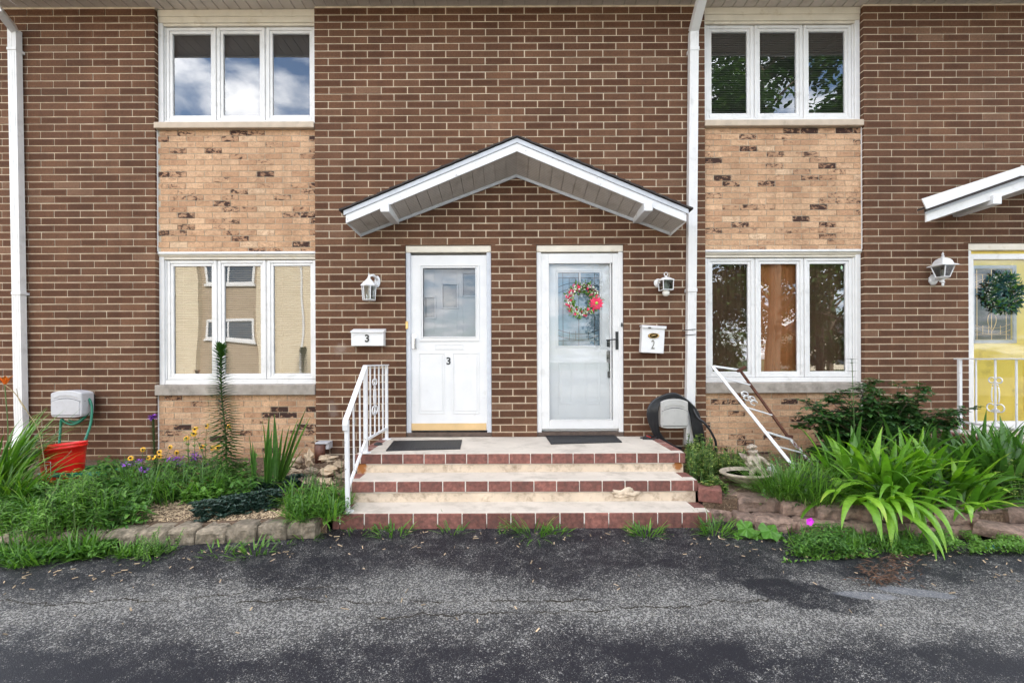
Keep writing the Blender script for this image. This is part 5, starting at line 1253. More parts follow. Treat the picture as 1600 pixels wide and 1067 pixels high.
def leafpatch(name, label, n, pos, L, W, m, cat='ground cover', kind='stuff', fold=.3, upb=.6):
    mb = MB()
    for k in range(n):
        b_ = pos()
        if b_ is None or in_bath(b_) or (kind == 'stuff' and noise.noise(Vector((b_.x * 5.5, b_.y * 9, n))) < -.12): continue
        a = uni(0, 6.28); mb.leaf(b_, (math.cos(a), math.sin(a), upb * uni(-.4, 1.4)), (0, 0, 1), L * uni(.6, 1.3), W * uni(.7, 1.2), 0, fold, uni(.05, .4))
    return tag(mb.build(name, m), label, cat, None, kind)

def in_bath(v): return abs(v.x - bc.x) < .27 and abs(v.y - bc.y) < .24
# --- left bed
clump('daylily', 'tall dense daylily clump at the far left in front of the downspout', -22, -1.15, 230, (.55, .95), .022, .20, L_DAY, (.03, .5), (.4, 2.1))
clump('daylily', 'arching daylily clump between the far-left clump and the red bucket', 30, -1.35, 80, (.26, .44), .020, .13, L_DAY, (.05, .6), (.5, 2.0))
clump('daylily', 'short daylily clump cut by the left edge of the photo', -25, -1.5, 80, (.4, .7), .022, .2, L_DAY, (.05, .7), (.5, 2.0))
def daylily_flower(px, py, Y, bpx, label):
    b_ = root_at(bpx, Y); f = PV(px, py, Y); T = thing('daylily_flower', label, 'flower', b_)
    ms = MB(); ms.tube(smooth_path([b_, b_.lerp(f, .5) + Vector((.03, 0, .05)), f - Vector((0, 0, .05)), f]), .004, 6); ms.build('stem', STEM, T)
    mb = MB()
    for q in range(6):
        a = q * math.pi / 3 + .3; mb.strap(f, a, .10, .034, .35, 1.35, 6, 0, .3)
    mb.build('petals', ORNG, T)
daylily_flower(8, 600, -1.15, 5, 'open orange daylily flower on a stalk at the left photo edge')
ms = MB(); T = thing('seed_stalk', 'bare arching seed stalk crossing the left downspout', 'plant', root_at(30, -1.1))
ms.tube(smooth_path([root_at(75, -1.1), PV(62, 680, -1.1), PV(44, 645, -1.12), PV(24, 615, -1.15), PV(6, 600, -1.15)]), .0035, 5)
ms.tube(smooth_path([PV(40, 640, -1.12), PV(30, 625, -1.1), PV(26, 607, -1.1)]), .0025, 5); ms.build('stem', DRYS, T)
leafy('goldenrod', 'bright lance-leaved weed rising over the left edging blocks', 108, -1.62, 9, (.22, .42), .10, .020, .022, L_WEED, .16, .2)
leafy('goldenrod', 'second lance-leaved weed just right of the tall bright one', 140, -1.55, 7, (.2, .36), .09, .018, .022, L_WEED, .13, .3)
leafy('goldenrod', 'low lance-leaved weed at the left edge of the blocks', 62, -1.66, 8, (.12, .26), .08, .018, .022, L_WEED, .16, .4)
leafy('broadleaf_weed', 'broad-leaved green plant right of the bucket', 175, -1.0, 9, (.12, .26), .11, .05, .04, L_WEED, .2, .6)
leafy('broadleaf_weed', 'grey-green broad-leaved plant in front of the daylilies', 118, -1.35, 8, (.12, .24), .13, .045, .045, L_WEED, .2, .7)
leafy('phlox', 'red and yellow flowered low plant at the foot of the red bucket', 100, -.88, 9, (.08, .17), .05, .02, .03, L_RED, .14, .5, flowers=(ORNG, 'cluster', .022))
leafy('aster', 'dark-leaved plant with purple flower heads below the tan panel', 262, -.72, 14, (.14, .28), .06, .025, .025, L_DARK, .24, .4, flowers=(PURP, 'cluster', .042))
leafy('black_eyed_susan', 'low yellow dark-centred daisies left of the lily stalk', 250, -.62, 9, (.2, .30), .07, .025, .05, L_DARK, .30, .3, flowers=(YEL, 'daisy', .030))
leafy('black_eyed_susan', 'tall branching yellow dark-centred daisies against the tan bricks', 312, -.62, 9, (.30, .56), .09, .035, .06, L_WEED, .16, .35, flowers=(YEL, 'daisy', .034))
leafy('heuchera', 'reddish leafed plant in the middle of the left bed', 306, -1.05, 10, (.08, .18), .07, .05, .03, L_RED, .12, .7)
# purple spike
b_ = root_at(241, -.3); T = thing('liatris', 'single dark spike with one purple bloom at the edge of the tan panel', 'plant', b_)
mb = MB(); ms = MB(); top = PV(239, 652, -.3); ms.tube([b_, top], .006, 6); ms.build('stem', STEM, T)
for k in range(300):
    f = k / 300; p = b_.lerp(top, f); a = k * 2.4; mb.leaf(p, (math.cos(a), math.sin(a), .5), (0, 0, 1), .045, .012)
mb.build('leaves', L_DARK, T); fl = MB()
for k in range(60): fl.leaf(top, (uni(-1, 1), uni(-1, 1), uni(-.2, .8)), (0, 0, 1), .055, .012)
fl.build('flower', PURP, T)
# lily stalk
b_ = root_at(352, -.78); top = PV(345, 545, -.78); T = thing('lily_stalk', 'tall bottlebrush lily stalk rising in front of the lower left window', 'plant', b_)
ms = MB(); path = smooth_path([b_, b_.lerp(top, .33) + Vector((.012, 0, 0)), b_.lerp(top, .66) + Vector((-.01, 0, 0)), top], 10); ms.tube(path, [.010 * (1 - .6 * i / len(path)) for i in range(len(path))], 7); ms.build('stem', STEM, T)
mb = MB(); N = 560
for k in range(N):
    f = (k / N) ** .93; p = path[min(len(path) - 1, int(f * (len(path) - 1)))].lerp(path[min(len(path) - 1, int(f * (len(path) - 1)) + 1)], (f * (len(path) - 1)) % 1)
    a = k * 2.39996; l = .175 * (1 - .45 * max(0, f - .55) / .45) * uni(.85, 1.1) * (.75 if f < .12 else 1); upv = -.15 + .5 * f + (1.3 * max(0, f - .9) / .1)
    mb.leaf(p, (math.cos(a), math.sin(a), upv), (0, 0, 1), l, .030, 0, .2, .12 - .1 * f)
mb.build('leaves', L_STALK, T)
# gladiolus / iris fans
def fan(px, Y, label, blades):
    c = root_at(px, Y); mb = MB()
    for (tx, ty, w) in blades:
        tip = PV(tx, ty, Y); d = tip - c; L = d.length; lean = math.atan2(math.hypot(d.x, d.y + .04), d.z); az_ = math.atan2(d.y - .03, d.x)
        mb.strap(c + Vector((uni(-.015, .015), uni(-.01, .01), -.02)), az_, L * 1.03, w * 1.55, max(0, lean - .12), .22, 8, 0, .5)
    tag(mb.build('gladiolus', L_IRIS, smooth=True), label, 'plant', 'sword-leaved plants against the tan panel')
fan(396, -1.0, 'small sword-leaved plant just right of the lily stalk', [(391, 676, .026), (405, 698, .024), (388, 700, .02), (399, 690, .02)])
fan(416, -1.0, 'sword-leaved plant with a fan of five blades in the middle of the tan panel', [(405, 656, .034), (424, 650, .026), (431, 672, .034), (434, 694, .024), (410, 700, .024), (420, 690, .022)])
fan(430, -.95, 'tallest sword-leaved plant leaning right toward the railing', [(432, 645, .03), (449, 668, .026), (460, 664, .024), (486, 640, .036), (492, 652, .034), (476, 655, .03), (468, 682, .03), (455, 690, .022), (481, 700, .02)])
clump('grass_tuft', 'upright grass tuft right of the red bucket', 195, -1.05, 26, (.2, .42), .009, .08, L_GRASS, (.02, .4), (.2, 1.0), 'grass')
clump('grass_tuft', 'tall grass tuft in front of the purple flowers', 228, -1.2, 44, (.2, .42), .010, .14, L_GRASS, (.05, .6), (.3, 1.4), 'grass')
clump('grass_tuft', 'wide grass tuft left of the reddish plant', 268, -1.25, 44, (.2, .38), .010, .14, L_GRASS, (.05, .6), (.3, 1.4), 'grass')
clump('grass_tuft', 'yellowish grass tuft in front of the lily stalk', 330, -1.2, 30, (.15, .32), .008, .12, L_GRASS, (.05, .7), (.3, 1.4), 'grass')
clump('grass_tuft', 'arching grass tuft among the iris feet', 402, -1.1, 30, (.12, .26), .008, .15, L_GRASS, (.2, 1.0), (.3, 1.4), 'grass')
def in_px(x0, x1, Y0, Y1, dz=0.0, h=0.0):
    def f():
        Y = uni(Y0, Y1); x = px2g(uni(x0, x1), Y); return Vector((x, Y, soil_z(x, Y) + dz + uni(0, h)))
    return f
leafpatch('ground_cover', 'mixed low green weeds filling the back of the left bed', 2600, in_px(150, 400, -1.25, -.45, 0, .16), .075, .032, L_WEED)
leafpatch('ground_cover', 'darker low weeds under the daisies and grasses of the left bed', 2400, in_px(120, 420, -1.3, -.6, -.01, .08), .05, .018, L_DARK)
leafpatch('ground_cover', 'jagged pale green leaves before the lily stalk', 420, in_px(285, 345, -1.35, -1.0, 0, .12), .06, .032, L_BRIGHT)
leafy('goldenrod', 'dense lance-leaved weed patch in front of the bucket at mid left', 150, -1.3, 14, (.18, .34), .10, .022, .024, L_WEED, .22, .4)
leafy('goldenrod', 'tallest bright lance-leaved weed overtopping the left edging', 125, -1.72, 8, (.26, .46), .11, .022, .022, L_BRIGHT, .12, .25)
leafy('goldenrod', 'leaning lance-leaved weed between the two grass tufts', 245, -1.05, 10, (.2, .36), .10, .022, .024, L_WEED, .2, .4)
leafy('goldenrod', 'lance-leaved weed around the foot of the lily stalk', 350, -.9, 14, (.15, .36), .10, .018, .022, L_WEED, .16, .5)
leafy('broadleaf_weed', 'toothed broad-leaved weed at the front of the left bed by the bare mulch', 200, -1.42, 9, (.10, .22), .10, .042, .035, L_WEED, .18, .6)
leafy('broadleaf_weed', 'broad-leaved weed behind the stonecrop mat', 375, -1.02, 10, (.10, .22), .09, .034, .035, L_WEED, .2, .6)
leafy('broadleaf_weed', 'mint-like weed in front of the red bucket', 128, -.98, 10, (.10, .20), .09, .04, .035, L_BRIGHT, .16, .6)
clump('grass_tuft', 'sprawling grass tuft at the front of the far-left bed', 80, -1.55, 60, (.2, .45), .011, .2, L_GRASS, (.1, .9), (.4, 1.8), 'grass')
clump('grass_tuft', 'long-bladed grass tuft beside the tall bright weed', 165, -1.6, 46, (.2, .42), .010, .14, L_GRASS, (.1, .9), (.4, 1.8), 'grass')
leafpatch('ground_cover', 'tangled weeds covering the far-left bed behind the edging', 2600, in_px(-40, 230, -1.75, -1.1, 0, .16), .085, .032, L_WEED)
patch('crabgrass', 'coarse grass tangled through the far-left bed and over its edging', 900, in_px(-40, 170, -1.85, -1.3, 0, 0), (.12, .32), .012, L_GRASS, 'grass', (.1, 1.2), (.4, 1.9), 5)
leafy('goldenrod', 'lance-leaved weed spilling over the far-left edging onto the asphalt', 70, -1.86, 10, (.14, .30), .10, .022, .022, L_BRIGHT, .22, .9)
leafy('goldenrod', 'lance-leaved weed spilling over the edging right of the tall bright one', 165, -1.82, 10, (.14, .30), .09, .020, .022, L_WEED, .20, .9)
leafy('broadleaf_weed', 'feathery green mass around the iris feet', 400, -1.0, 16, (.10, .24), .07, .018, .022, L_WEED, .22, .6)
leafy('broadleaf_weed', 'leafy weed between the daisies and the reddish plant', 285, -.85, 12, (.14, .28), .09, .03, .03, L_WEED, .2, .5)
clump('grass_tuft', 'loose arching grass tuft behind the bare mulch', 300, -1.15, 50, (.2, .42), .011, .18, L_GRASS, (.1, .9), (.4, 1.8), 'grass')
# dark sedum mats: rosettes of fleshy leaves
def sedum(label, n, cx0, cx1, Ya, Yb, wid):
    mb = MB()
    for k in range(n):
        f = rnd(); Y = Ya + (Yb - Ya) * f + uni(-wid, wid); x = px2g(cx0 + (cx1 - cx0) * f, Y) + uni(-.06, .06)
        hh = .075 * max(0, 1 - (abs(Y - (Ya + (Yb - Ya) * f)) / wid) ** 2); c = Vector((x, Y, soil_z(x, Y) + hh * uni(.7, 1.1)))
        for q in range(7):
            a = q * .9 + uni(0, .5); mb.leaf(c, (math.cos(a), math.sin(a), uni(.3, 1.4)), (0, 0, 1), .036, .017, 0, .1, .1)
    tag(mb.build('ground_cover', L_BLUE), label, 'ground cover', None, 'stuff')
sedum('dark blue-green stonecrop mat spreading behind the left edging blocks', 640, 305, 438, -1.50, -1.20, .15)
sedum('darker stonecrop mat behind, at the foot of the iris', 380, 395, 470, -1.02, -.82, .13)
# weeds near the steps and along the edging
def gpos(px0, px1, y0, y1, z=.0):
    def f():
        px = uni(px0, px1); t = (px - px0) / (px1 - px0); py = (y0[0] + (y0[1] - y0[0]) * t) + uni(0, 1) * ((y1[0] - y0[0]) * (1 - t) + (y1[1] - y0[1]) * t)
        s = (py - 560 + .004 * (px - 798)) / EYE; return Vector(((px - 798) / s, F / s - CAMD, z))
    return f
patch('crabgrass', 'crabgrass and grass spreading on the asphalt in front of the far-left edging', 1900, gpos(-30, 150, (842, 850), (896, 872)), (.06, .24), .010, L_GRASS, 'grass', (.2, 1.3), (.2, 1.2))
patch('crabgrass', 'thin crabgrass strip on the asphalt along the left edging blocks', 520, gpos(160, 250, (860, 858), (874, 868)), (.04, .12), .009, L_GRASS, 'grass', (.3, 1.3), (.2, 1.2))
leafpatch('ground_cover', 'low leafy weeds among the far-left grass', 2600, gpos(-30, 175, (836, 845), (890, 870), .05), .065, .024, L_WEED)
def weed_tuft(px, py, n, L, label, m=L_GRASS, W=.009, lean=(.4, 1.35), base=None, spread=.07):
    s = (py - 560 + .004 * (px - 798)) / EYE; b_ = base or Vector(((px - 798) / s, F / s - CAMD, .0))
    return clump('crabgrass', label, 0, 0, n, L, W * 1.15, spread, m, lean, (.1, 1.0), 'weed', 'weeds growing at the edge of the asphalt', base=b_, seg=5)
leafy('creeping_weed', 'bushy creeping weed climbing the edging blocks near the middle of the left bed', 0, 0, 16, (.08, .2), .030, .016, .014, L_BRIGHT, .10, .9, 'weed', base=Vector((px2g(238, -1.95), -1.97, 0)))
weed_tuft(240, 868, 40, (.06, .14), 'grass around the creeping weed at the left blocks', spread=.12)
weed_tuft(180, 868, 40, (.05, .12), 'flat bright tuft on the asphalt left of the creeping weed', spread=.12)
weed_tuft(345, 862, 46, (.06, .15), 'spreading tuft on the asphalt below the third block from the steps', spread=.12)
weed_tuft(395, 862, 60, (.06, .16), 'widest bright tuft on the asphalt below the second block from the steps', spread=.13)
weed_tuft(440, 848, 20, (.05, .12), 'small tuft in front of the pale block nearest the steps', spread=.07)
weed_tuft(484, 842, 24, (.05, .12), 'small tuft on the asphalt between the last block and the steps', spread=.06)
leafy('creeping_weed', 'small leafy weed in the joint below the left doormat', 0, 0, 7, (.04, .1), .035, .016, .014, L_WEED, .08, .9, 'weed', base=Vector((px2g(590, -1.53), -1.53, 0)))
leafy('creeping_weed', 'small leafy weed in the joint near the middle of the bottom step', 0, 0, 7, (.04, .12), .035, .016, .014, L_BRIGHT, .09, .9, 'weed', base=Vector((px2g(792, -1.53), -1.53, 0)))
leafy('creeping_weed', 'leafy weed at the foot of the steps by the loose brick', 0, 0, 9, (.06, .16), .04, .02, .016, L_WEED, .10, .8, 'weed', base=Vector((px2g(1100, -1.5), -1.5, 0)))
weed_tuft(612, 833, 60, (.05, .20), 'bright tuft at the bottom step below the left doormat', spread=.11)
weed_tuft(560, 832, 24, (.05, .14), 'thin tuft at the left end of the bottom step', spread=.1)
weed_tuft(706, 831, 26, (.05, .22), 'thin tuft with tall blades at the bottom step, third from the left', spread=.07)
weed_tuft(832, 832, 80, (.05, .27), 'wide tuft at the middle of the bottom step', spread=.12)
weed_tuft(868, 832, 44, (.06, .15), 'low tuft just right of the middle of the bottom step', spread=.09)
weed_tuft(1008, 834, 90, (.08, .18), 'bright tuft at the right part of the bottom step', spread=.10)
weed_tuft(1118, 832, 80, (.08, .24), 'tall mixed tuft between the steps and the right garden wall', spread=.10)
weed_tuft(1070, 828, 10, (.04, .08), 'sparse tuft at the right end of the bottom step', spread=.05)
base_ = Vector((px2g(500, -1.5), -1.5, .10))
patch('crabgrass', 'lush fine grass and weeds between the left blocks and the railing post', 1000, in_px(446, 548, -1.66, -1.15, 0, .0), (.05, .26), .012, L_GRASS, 'grass', (.1, 1.4), (.4, 1.8), 5)
leafpatch('ground_cover', 'small leaves mixed in the grass by the railing post', 1000, in_px(446, 545, -1.64, -1.15, 0, .14), .055, .016, L_WEED)
leafy('lavender', 'grey wispy plant behind the railing post', 500, -1.0, 26, (.12, .26), .035, .006, .010, L_GREY, .17, .5)
weed_tuft(0, 0, 26, (.08, .17), 'weed leaning over the left end of the bottom step by the railing foot', L_WEED, .012, base=Vector((-1.45, -1.42, .13)), spread=.04)

# --- right bed
def varieg(label, px0, px1, Ya, Yb, n, h, name='euonymus'):
    c = root_at((px0 + px1) / 2, (Ya + Yb) / 2); T = thing(name, label, 'shrub', c); mb = MB(); ms = MB()
    for k in range(n):
        Y = uni(Ya, Yb); x = px2g(uni(px0, px1), Y); z = soil_z(x, Y)
        if in_bath(Vector((x, Y, 0))): continue
        top = Vector((x, Y, z + h * uni(.35, 1))); b_ = Vector((x + uni(-.05, .05), Y + uni(-.05, .05), z - .02))
        ms.tube([b_, top], .003, 4)
        for q in range(9):
            f = uni(.3, 1.05); a = uni(0, 6.28); mb.leaf(b_.lerp(top, f), (math.cos(a), math.sin(a), uni(-.1, .9)), (0, 0, 1), .040 * uni(.7, 1.2), .024 * uni(.8, 1.2), 0, .15, .15)
    ms.build('stem', STEM, T); mb.build('leaves', L_VAR, T); return T
varieg('variegated yellow-edged shrub beside the steps under the beige hose reel', 1072, 1112, -1.0, -.15, 190, .30)
varieg('low variegated yellow-edged shrub behind the birdbath', 1105, 1165, -.95, -.3, 170, .20)
varieg('variegated ground shrub in front of the birdbath bowl', 1098, 1140, -1.25, -.95, 70, .10)
varieg('variegated shrub among the straps at the right photo edge', 1545, 1640, -1.5, -1.0, 260, .32)
varieg('variegated shrub behind the strap leaves below the rose bush', 1370, 1470, -.95, -.6, 230, .40)
leafy('small_rose', 'small plant with a single red bud behind the cherub', 1205, -.75, 6, (.15, .28), .04, .02, .03, L_DARK, .08, .4, flowers=(REDP, 'cluster', .010))
# rose bush
def bush(label, px, Y, H, Wd, nb, m, LL=.05, LW=.028, Dp=.28):
    c = root_at(px, Y); T = thing('rose_bush', label, 'shrub', c); mb = MB(); ms = MB()
    for k in range(nb):
        a = uni(0, 6.28); tx = c + Vector((uni(-1, 1) * Wd, uni(-1, 1) * Dp, H * uni(.35, 1) )); tx.z = c.z + H * uni(.3, 1) * (1 - .35 * abs(tx.x - c.x) / Wd)
        b_ = c + Vector((uni(-.12, .12), uni(-.08, .08), 0)); mid = b_.lerp(tx, .5) + Vector((uni(-.08, .08), uni(-.05, .05), .10)); path = smooth_path([b_, mid, tx], 8)
        ms.tube(path, [.006 * (1 - .7 * i / len(path)) for i in range(len(path))], 5)
        for q in range(30):
            i = int(uni(.28, 1) * (len(path) - 1)); p = path[i]; a = uni(0, 6.28); d = Vector((math.cos(a), math.sin(a), uni(-.2, .6))).normalized(); sd_ = d.cross(Vector((0, 0, 1))).normalized()
            st = uni(.03, .08); e = p + d * st; ms.tube([p, e], .0014, 3)
            for w in range(5):
                f = (.45, .45, .8, .8, 1.0)[w]; sg = (1, -1, 1, -1, 0)[w]; mb.leaf(p + d * st * f, d * (.6 if sg else 1) + sd_ * sg + Vector((0, 0, uni(-.3, .2))), (0, 0, 1), LL * uni(.6, 1.1), LW * uni(.7, 1.1))
    ms.build('stem', BARK, T); mb.build('leaves', m, T); return T
L_ROSE = leafmat('rose_leaf', (.018, .065, .016), (.035, .10, .022), (.07, .16, .035))
bush('dark green rose bush between the lower right window and the white railing', 1368, -.55, 1.05, .78, 72, L_ROSE, .068, .044)
bush('small low offshoot of rose in front of the tan bricks', 1302, -.45, .76, .34, 16, L_ROSE, .06, .034)
b_ = root_at(1333, -.9); top = PV(1331, 562, -.9); T = thing('tall_weed', 'single thin weed stalk with small dark whorls rising above the rose bush', 'weed', b_)
ms = MB(); ms.tube([b_, b_.lerp(top, .5) + Vector((.01, 0, 0)), top], .003, 5); ms.build('stem', STEM, T); mb = MB()
for f in (.62, .78, .80, .9, .97, 1.0):
    for q in range(7): a = q * .9 + f * 9; mb.leaf(b_.lerp(top, f), (math.cos(a), math.sin(a), .3), (0, 0, 1), .055, .016)
mb.build('leaves', L_DARK, T)
# fine grass mound (right of birdbath)
clump('sedge', 'fine arching grass mound right of the birdbath', 1225, -1.28, 420, (.25, .50), .007, .20, L_GRASS, (.15, 1.0), (.5, 1.7), 'grass', seg=7)
clump('sedge', 'fine arching grass mound spilling over the second wall block', 1270, -1.40, 320, (.2, .45), .007, .20, L_GRASS, (.15, 1.0), (.5, 1.7), 'grass', seg=7)
# big strap-leaved clumps
sc = [(1300, -1.05, 16, 'strap-leaved clump nearest the leaning railing section'), (1335, -1.15, 44, 'bright strap-leaved clump left of the drooping leaves'), (1385, -1.3, 46, 'bright strap-leaved clump whose leaves droop over the wall'), (1430, -1.05, 44, 'strap-leaved clump in the middle of the right bed'),
      (1475, -1.25, 44, 'strap-leaved clump behind the large rounded block'), (1510, -1.0, 40, 'strap-leaved clump in front of the white porch railing'), (1560, -1.15, 44, 'strap-leaved clump at the right edge of the photo'), (1600, -.95, 40, 'strap-leaved clump half cut off by the right photo edge')]
for i, (px, Y, n, lab) in enumerate(sc):
    clump('iris_clump', lab, px, Y, int(n * 1.3), (.36, .66) if i else (.25, .42), .062, .20, L_STRAP if i not in (5, 6, 7) else L_IRIS, (.03, .85), (.5, 2.3), 'plant', 'strap-leaved plants filling the right bed', seg=9)
for (px, Y, n, lab) in ((1322, -.72, 26, 'dark sword-leaved clump standing just in front of the rose bush at its left'), (1400, -.75, 30, 'dark sword-leaved clump in front of the middle of the rose bush'), (1462, -.78, 34, 'dark sword-leaved clump in front of the right end of the rose bush'),
      (1530, -.78, 44, 'tall dark sword-leaved clump before the scroll railing'), (1580, -1.3, 54, 'tall dark sword-leaved clump at the right photo edge above the slipped slab'), (1620, -1.1, 50, 'dark sword-leaved clump leaning in from beyond the right photo edge')):
    clump('iris_clump', lab, px, Y, n, (.40, .72), .048, .17, L_IRIS, (.02, .5), (.1, 1.3), 'plant', 'strap-leaved plants filling the right bed', seg=9)
clump('iris_clump', 'low bright strap clump just behind the wall under the oval leaves', 1400, -1.5, 40, (.28, .5), .055, .2, L_STRAP, (.2, 1.1), (.6, 2.0), 'plant', 'strap-leaved plants filling the right bed', seg=9)
clump('iris_clump', 'low bright strap clump behind the wall block right of the drooping leaves', 1490, -1.5, 44, (.28, .52), .055, .2, L_STRAP, (.2, 1.1), (.6, 2.0), 'plant', 'strap-leaved plants filling the right bed', seg=9)
# the leaves that hang down over the wall
mb = MB()
for k in range(30):
    px = uni(1345, 1430); Y = uni(-1.66, -1.5); b_ = Vector((px2g(px, Y), Y, .20)); mb.strap(b_ + Vector((0, .12, 0)), uni(-3.0, -1.45), uni(.45, .80), uni(.045, .072), uni(.8, 1.4), uni(1.5, 2.0), 11, 0, .3, uni(.45, 1))
tag(mb.build('drooping_leaves', L_STRAP, smooth=True), 'yellow-green strap leaves hanging over the right garden wall to the asphalt', 'plant')
leafy('hydrangea_seedling', 'broad oval leaves pushing up amid the straps of the right bed', 1410, -1.35, 5, (.26, .38), .14, .075, .07, L_WEED, .13, .3, droop=.15)
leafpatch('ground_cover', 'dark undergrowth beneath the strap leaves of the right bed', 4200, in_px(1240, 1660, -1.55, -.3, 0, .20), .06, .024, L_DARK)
leafpatch('ground_cover', 'green undergrowth between the right bed plants', 1800, in_px(1180, 1640, -1.5, -.4, 0, .16), .05, .02, L_WEED)
# in front of the right wall
leafpatch('ground_cover', 'small-leaved green mat growing along the foot of the right garden wall', 1500, gpos(1225, 1460, (842, 850), (880, 864), .0), .034, .016, L_BRIGHT, upb=1.6)
mb = MB()
def mound(px0, px1, y0, y1, n, h, label, m, L=.022, W=.014):
    def pos():
        v = gpos(px0, px1, (y0, y0), (y1, y1))(); v.z = h * rnd() ** .5 * (1 - abs((v.x - px2g((px0 + px1) / 2, v.y)) / (px2g(px1, v.y) - px2g(px0, v.y)) * 1.6) ** 2); return v
    return leafpatch('ground_cover', label, n, pos, L, W, m)
mound(1240, 1340, 840, 874, 1900, .13, 'leafy weed heap below the magenta flower', L_WEED, .035, .013)
mound(1330, 1450, 842, 868, 1500, .08, 'leafy weed heap under the hanging straps', L_WEED, .03, .013)
mound(1440, 1530, 843, 866, 1900, .09, 'clover mat at the foot of the right wall', L_BRIGHT)
mound(1515, 1625, 848, 868, 2100, .08, 'clover mat in front of the slipped slab', L_BRIGHT)
patch('crabgrass', 'grass blades among the weeds at the foot of the right garden wall', 420, gpos(1235, 1440, (842, 848), (872, 862)), (.06, .18), .009, L_GRASS, 'grass', (.1, 1.0), (.3, 1.2))
L_BRIGHT2 = leafmat('mallow_leaf', (.06, .17, .02), (.09, .24, .03), (.12, .28, .04))
# round-leaved mallow
s = (842 - 560) / EYE; b_ = Vector(((1183 - 798) / s, F / s - CAMD, 0)); T = thing('mallow', 'weed with two broad scalloped bright green leaves by the wall', 'weed', b_); mb = MB(); ms = MB()
for (dx, dz, rr, ty) in ((-.10, .085, .062, .1), (.085, .065, .072, -.3), (-.015, .03, .04, .25), (.16, .03, .032, 0), (-.16, .025, .03, .3)):
    c = b_ + Vector((dx, -.02, dz)); ms.tube([b_, c + Vector((0, .01, -.01))], .003, 5); vs = [c]; n = 26
    tilt = Matrix.Rotation(R(48) + ty, 3, 'X')
    for k in range(n):
        a = 2 * math.pi * k / n; q = rr * (1 + .16 * abs(math.sin(2.5 * a)) - (.5 if k in (0,) else 0)); vs.append(c + tilt @ Vector((q * math.cos(a + 1.6), q * math.sin(a + 1.6), .020 * math.sin(5 * a) - .012)))
    mb.add(vs, [(0, k + 1, (k + 1) % n + 1) for k in range(n)], 0, uni(.5, 1))
ms.build('stem', STEM, T); mb.build('leaves', L_BRIGHT2, T, smooth=False)
# magenta flower
f = PV(1264.5, 814, -1.78); b_ = Vector((f.x - .02, -1.78, .0)); T = thing('petunia', 'single magenta flower on a thin stem in front of the right wall', 'flower', b_); ms = MB(); ms.tube([b_, f], .0025, 5); ms.build('stem', STEM, T)
mb = MB()
for q in range(5): a = q * 1.2566; mb.leaf(f, (math.cos(a), -.35, math.sin(a)), (0, -1, 0), .034, .036, 0, .1, .1)
mb.build('petals', MAG, T)
# litter on the ground
s = (862 - 560) / EYE; v = Vector(((1551 - 798) / s, F / s - CAMD, .012)); mb = MB(); mb.add([v + Vector(p) for p in ((-.06, 0, 0), (.02, -.02, .004), (.07, .01, .02), (.03, .03, .012), (-.04, .02, .006))], [(0, 1, 3, 4), (1, 2, 3)])
o = mb.build('litter', mat('blue_wrapper', (.03, .30, .65), .4)); so_ = o.modifiers.new('thickness', 'SOLIDIFY'); so_.thickness = .001; tag(o, 'scrap of bright blue wrapper at the foot of the right wall', 'litter')
BRN = mat('dead_leaf', (.075, .036, .018), .8, var=.4, vs=20, rv=.5); CHIPM = mat('wood_chip', (.40, .30, .19), .85, var=.3, rv=.5)
mb = MB()
for k in range(230):
    s = (uni(874, 916) - 560) / EYE; u = random.gauss(0, .55); px = 1390 + u * 48 - (s * EYE + 560 - 890) * .6; v = Vector(((px - 798) / s, F / s - CAMD, uni(.003, .03))); a = uni(0, 6.28)
    mb.leaf(v, (math.cos(a), math.sin(a), uni(-.1, .4)), (0, 0, 1), uni(.02, .075), uni(.006, .016), 0, .5, uni(0, .3))
tag(mb.build('dead_leaves', BRN), 'heap of brown dead leaves and roots on the asphalt', 'dead leaves', None, 'stuff')
mb = MB()
for k in range(210):
    if k < 170: px, py = uni(0, 1600), 0; edge = 893 - px * .13 if px < 560 else (828 if px < 1120 else 828 + (px - 1120) * .1); py = edge + abs(random.gauss(0, 22)) + (4 if px < 600 else 0)
    else: px, py = uni(0, 1600), uni(840, 990)
    s = (py - 560) / EYE; v = Vector(((px - 798) / s, F / s - CAMD, .006)); a = uni(0, 3.14); L_ = uni(.008, .03) if k % 3 else uni(.02, .05)
    mb.bar(v, v + Vector((math.cos(a) * L_, math.sin(a) * L_, uni(0, .004))), uni(.003, .008), .003, 0, r=rnd())
tag(mb.build('wood_chips', CHIPM), 'scattered wood chips and twigs on the asphalt', 'debris', None, 'stuff')
mb = MB()
for k in range(5200):
    left = k < 3600
    if left: f = in_px(150, 545, -1.62, -.1)() if k % 2 else in_px(200, 470, -1.62, -1.25)()
    else: f = in_px(1080, 1600, -1.5, -.1)()
    if f.y < (frontL(f.x) if f.x < 0 else frontR(f.x)) + .05 or in_bath(f) or f.x < -1.5 < f.x - .04: continue
    a = uni(0, 3.14); L_ = uni(.010, .04); d = Vector((math.cos(a), math.sin(a), uni(-.3, .3))) * L_; mb.bar(f + Vector((0, 0, .004)), f + d + Vector((0, 0, .006)), uni(.004, .012), .003, 0, r=rnd())
tag(mb.build('mulch', CHIPM), 'loose wood-chip mulch on the flower beds', 'mulch', None, 'stuff')

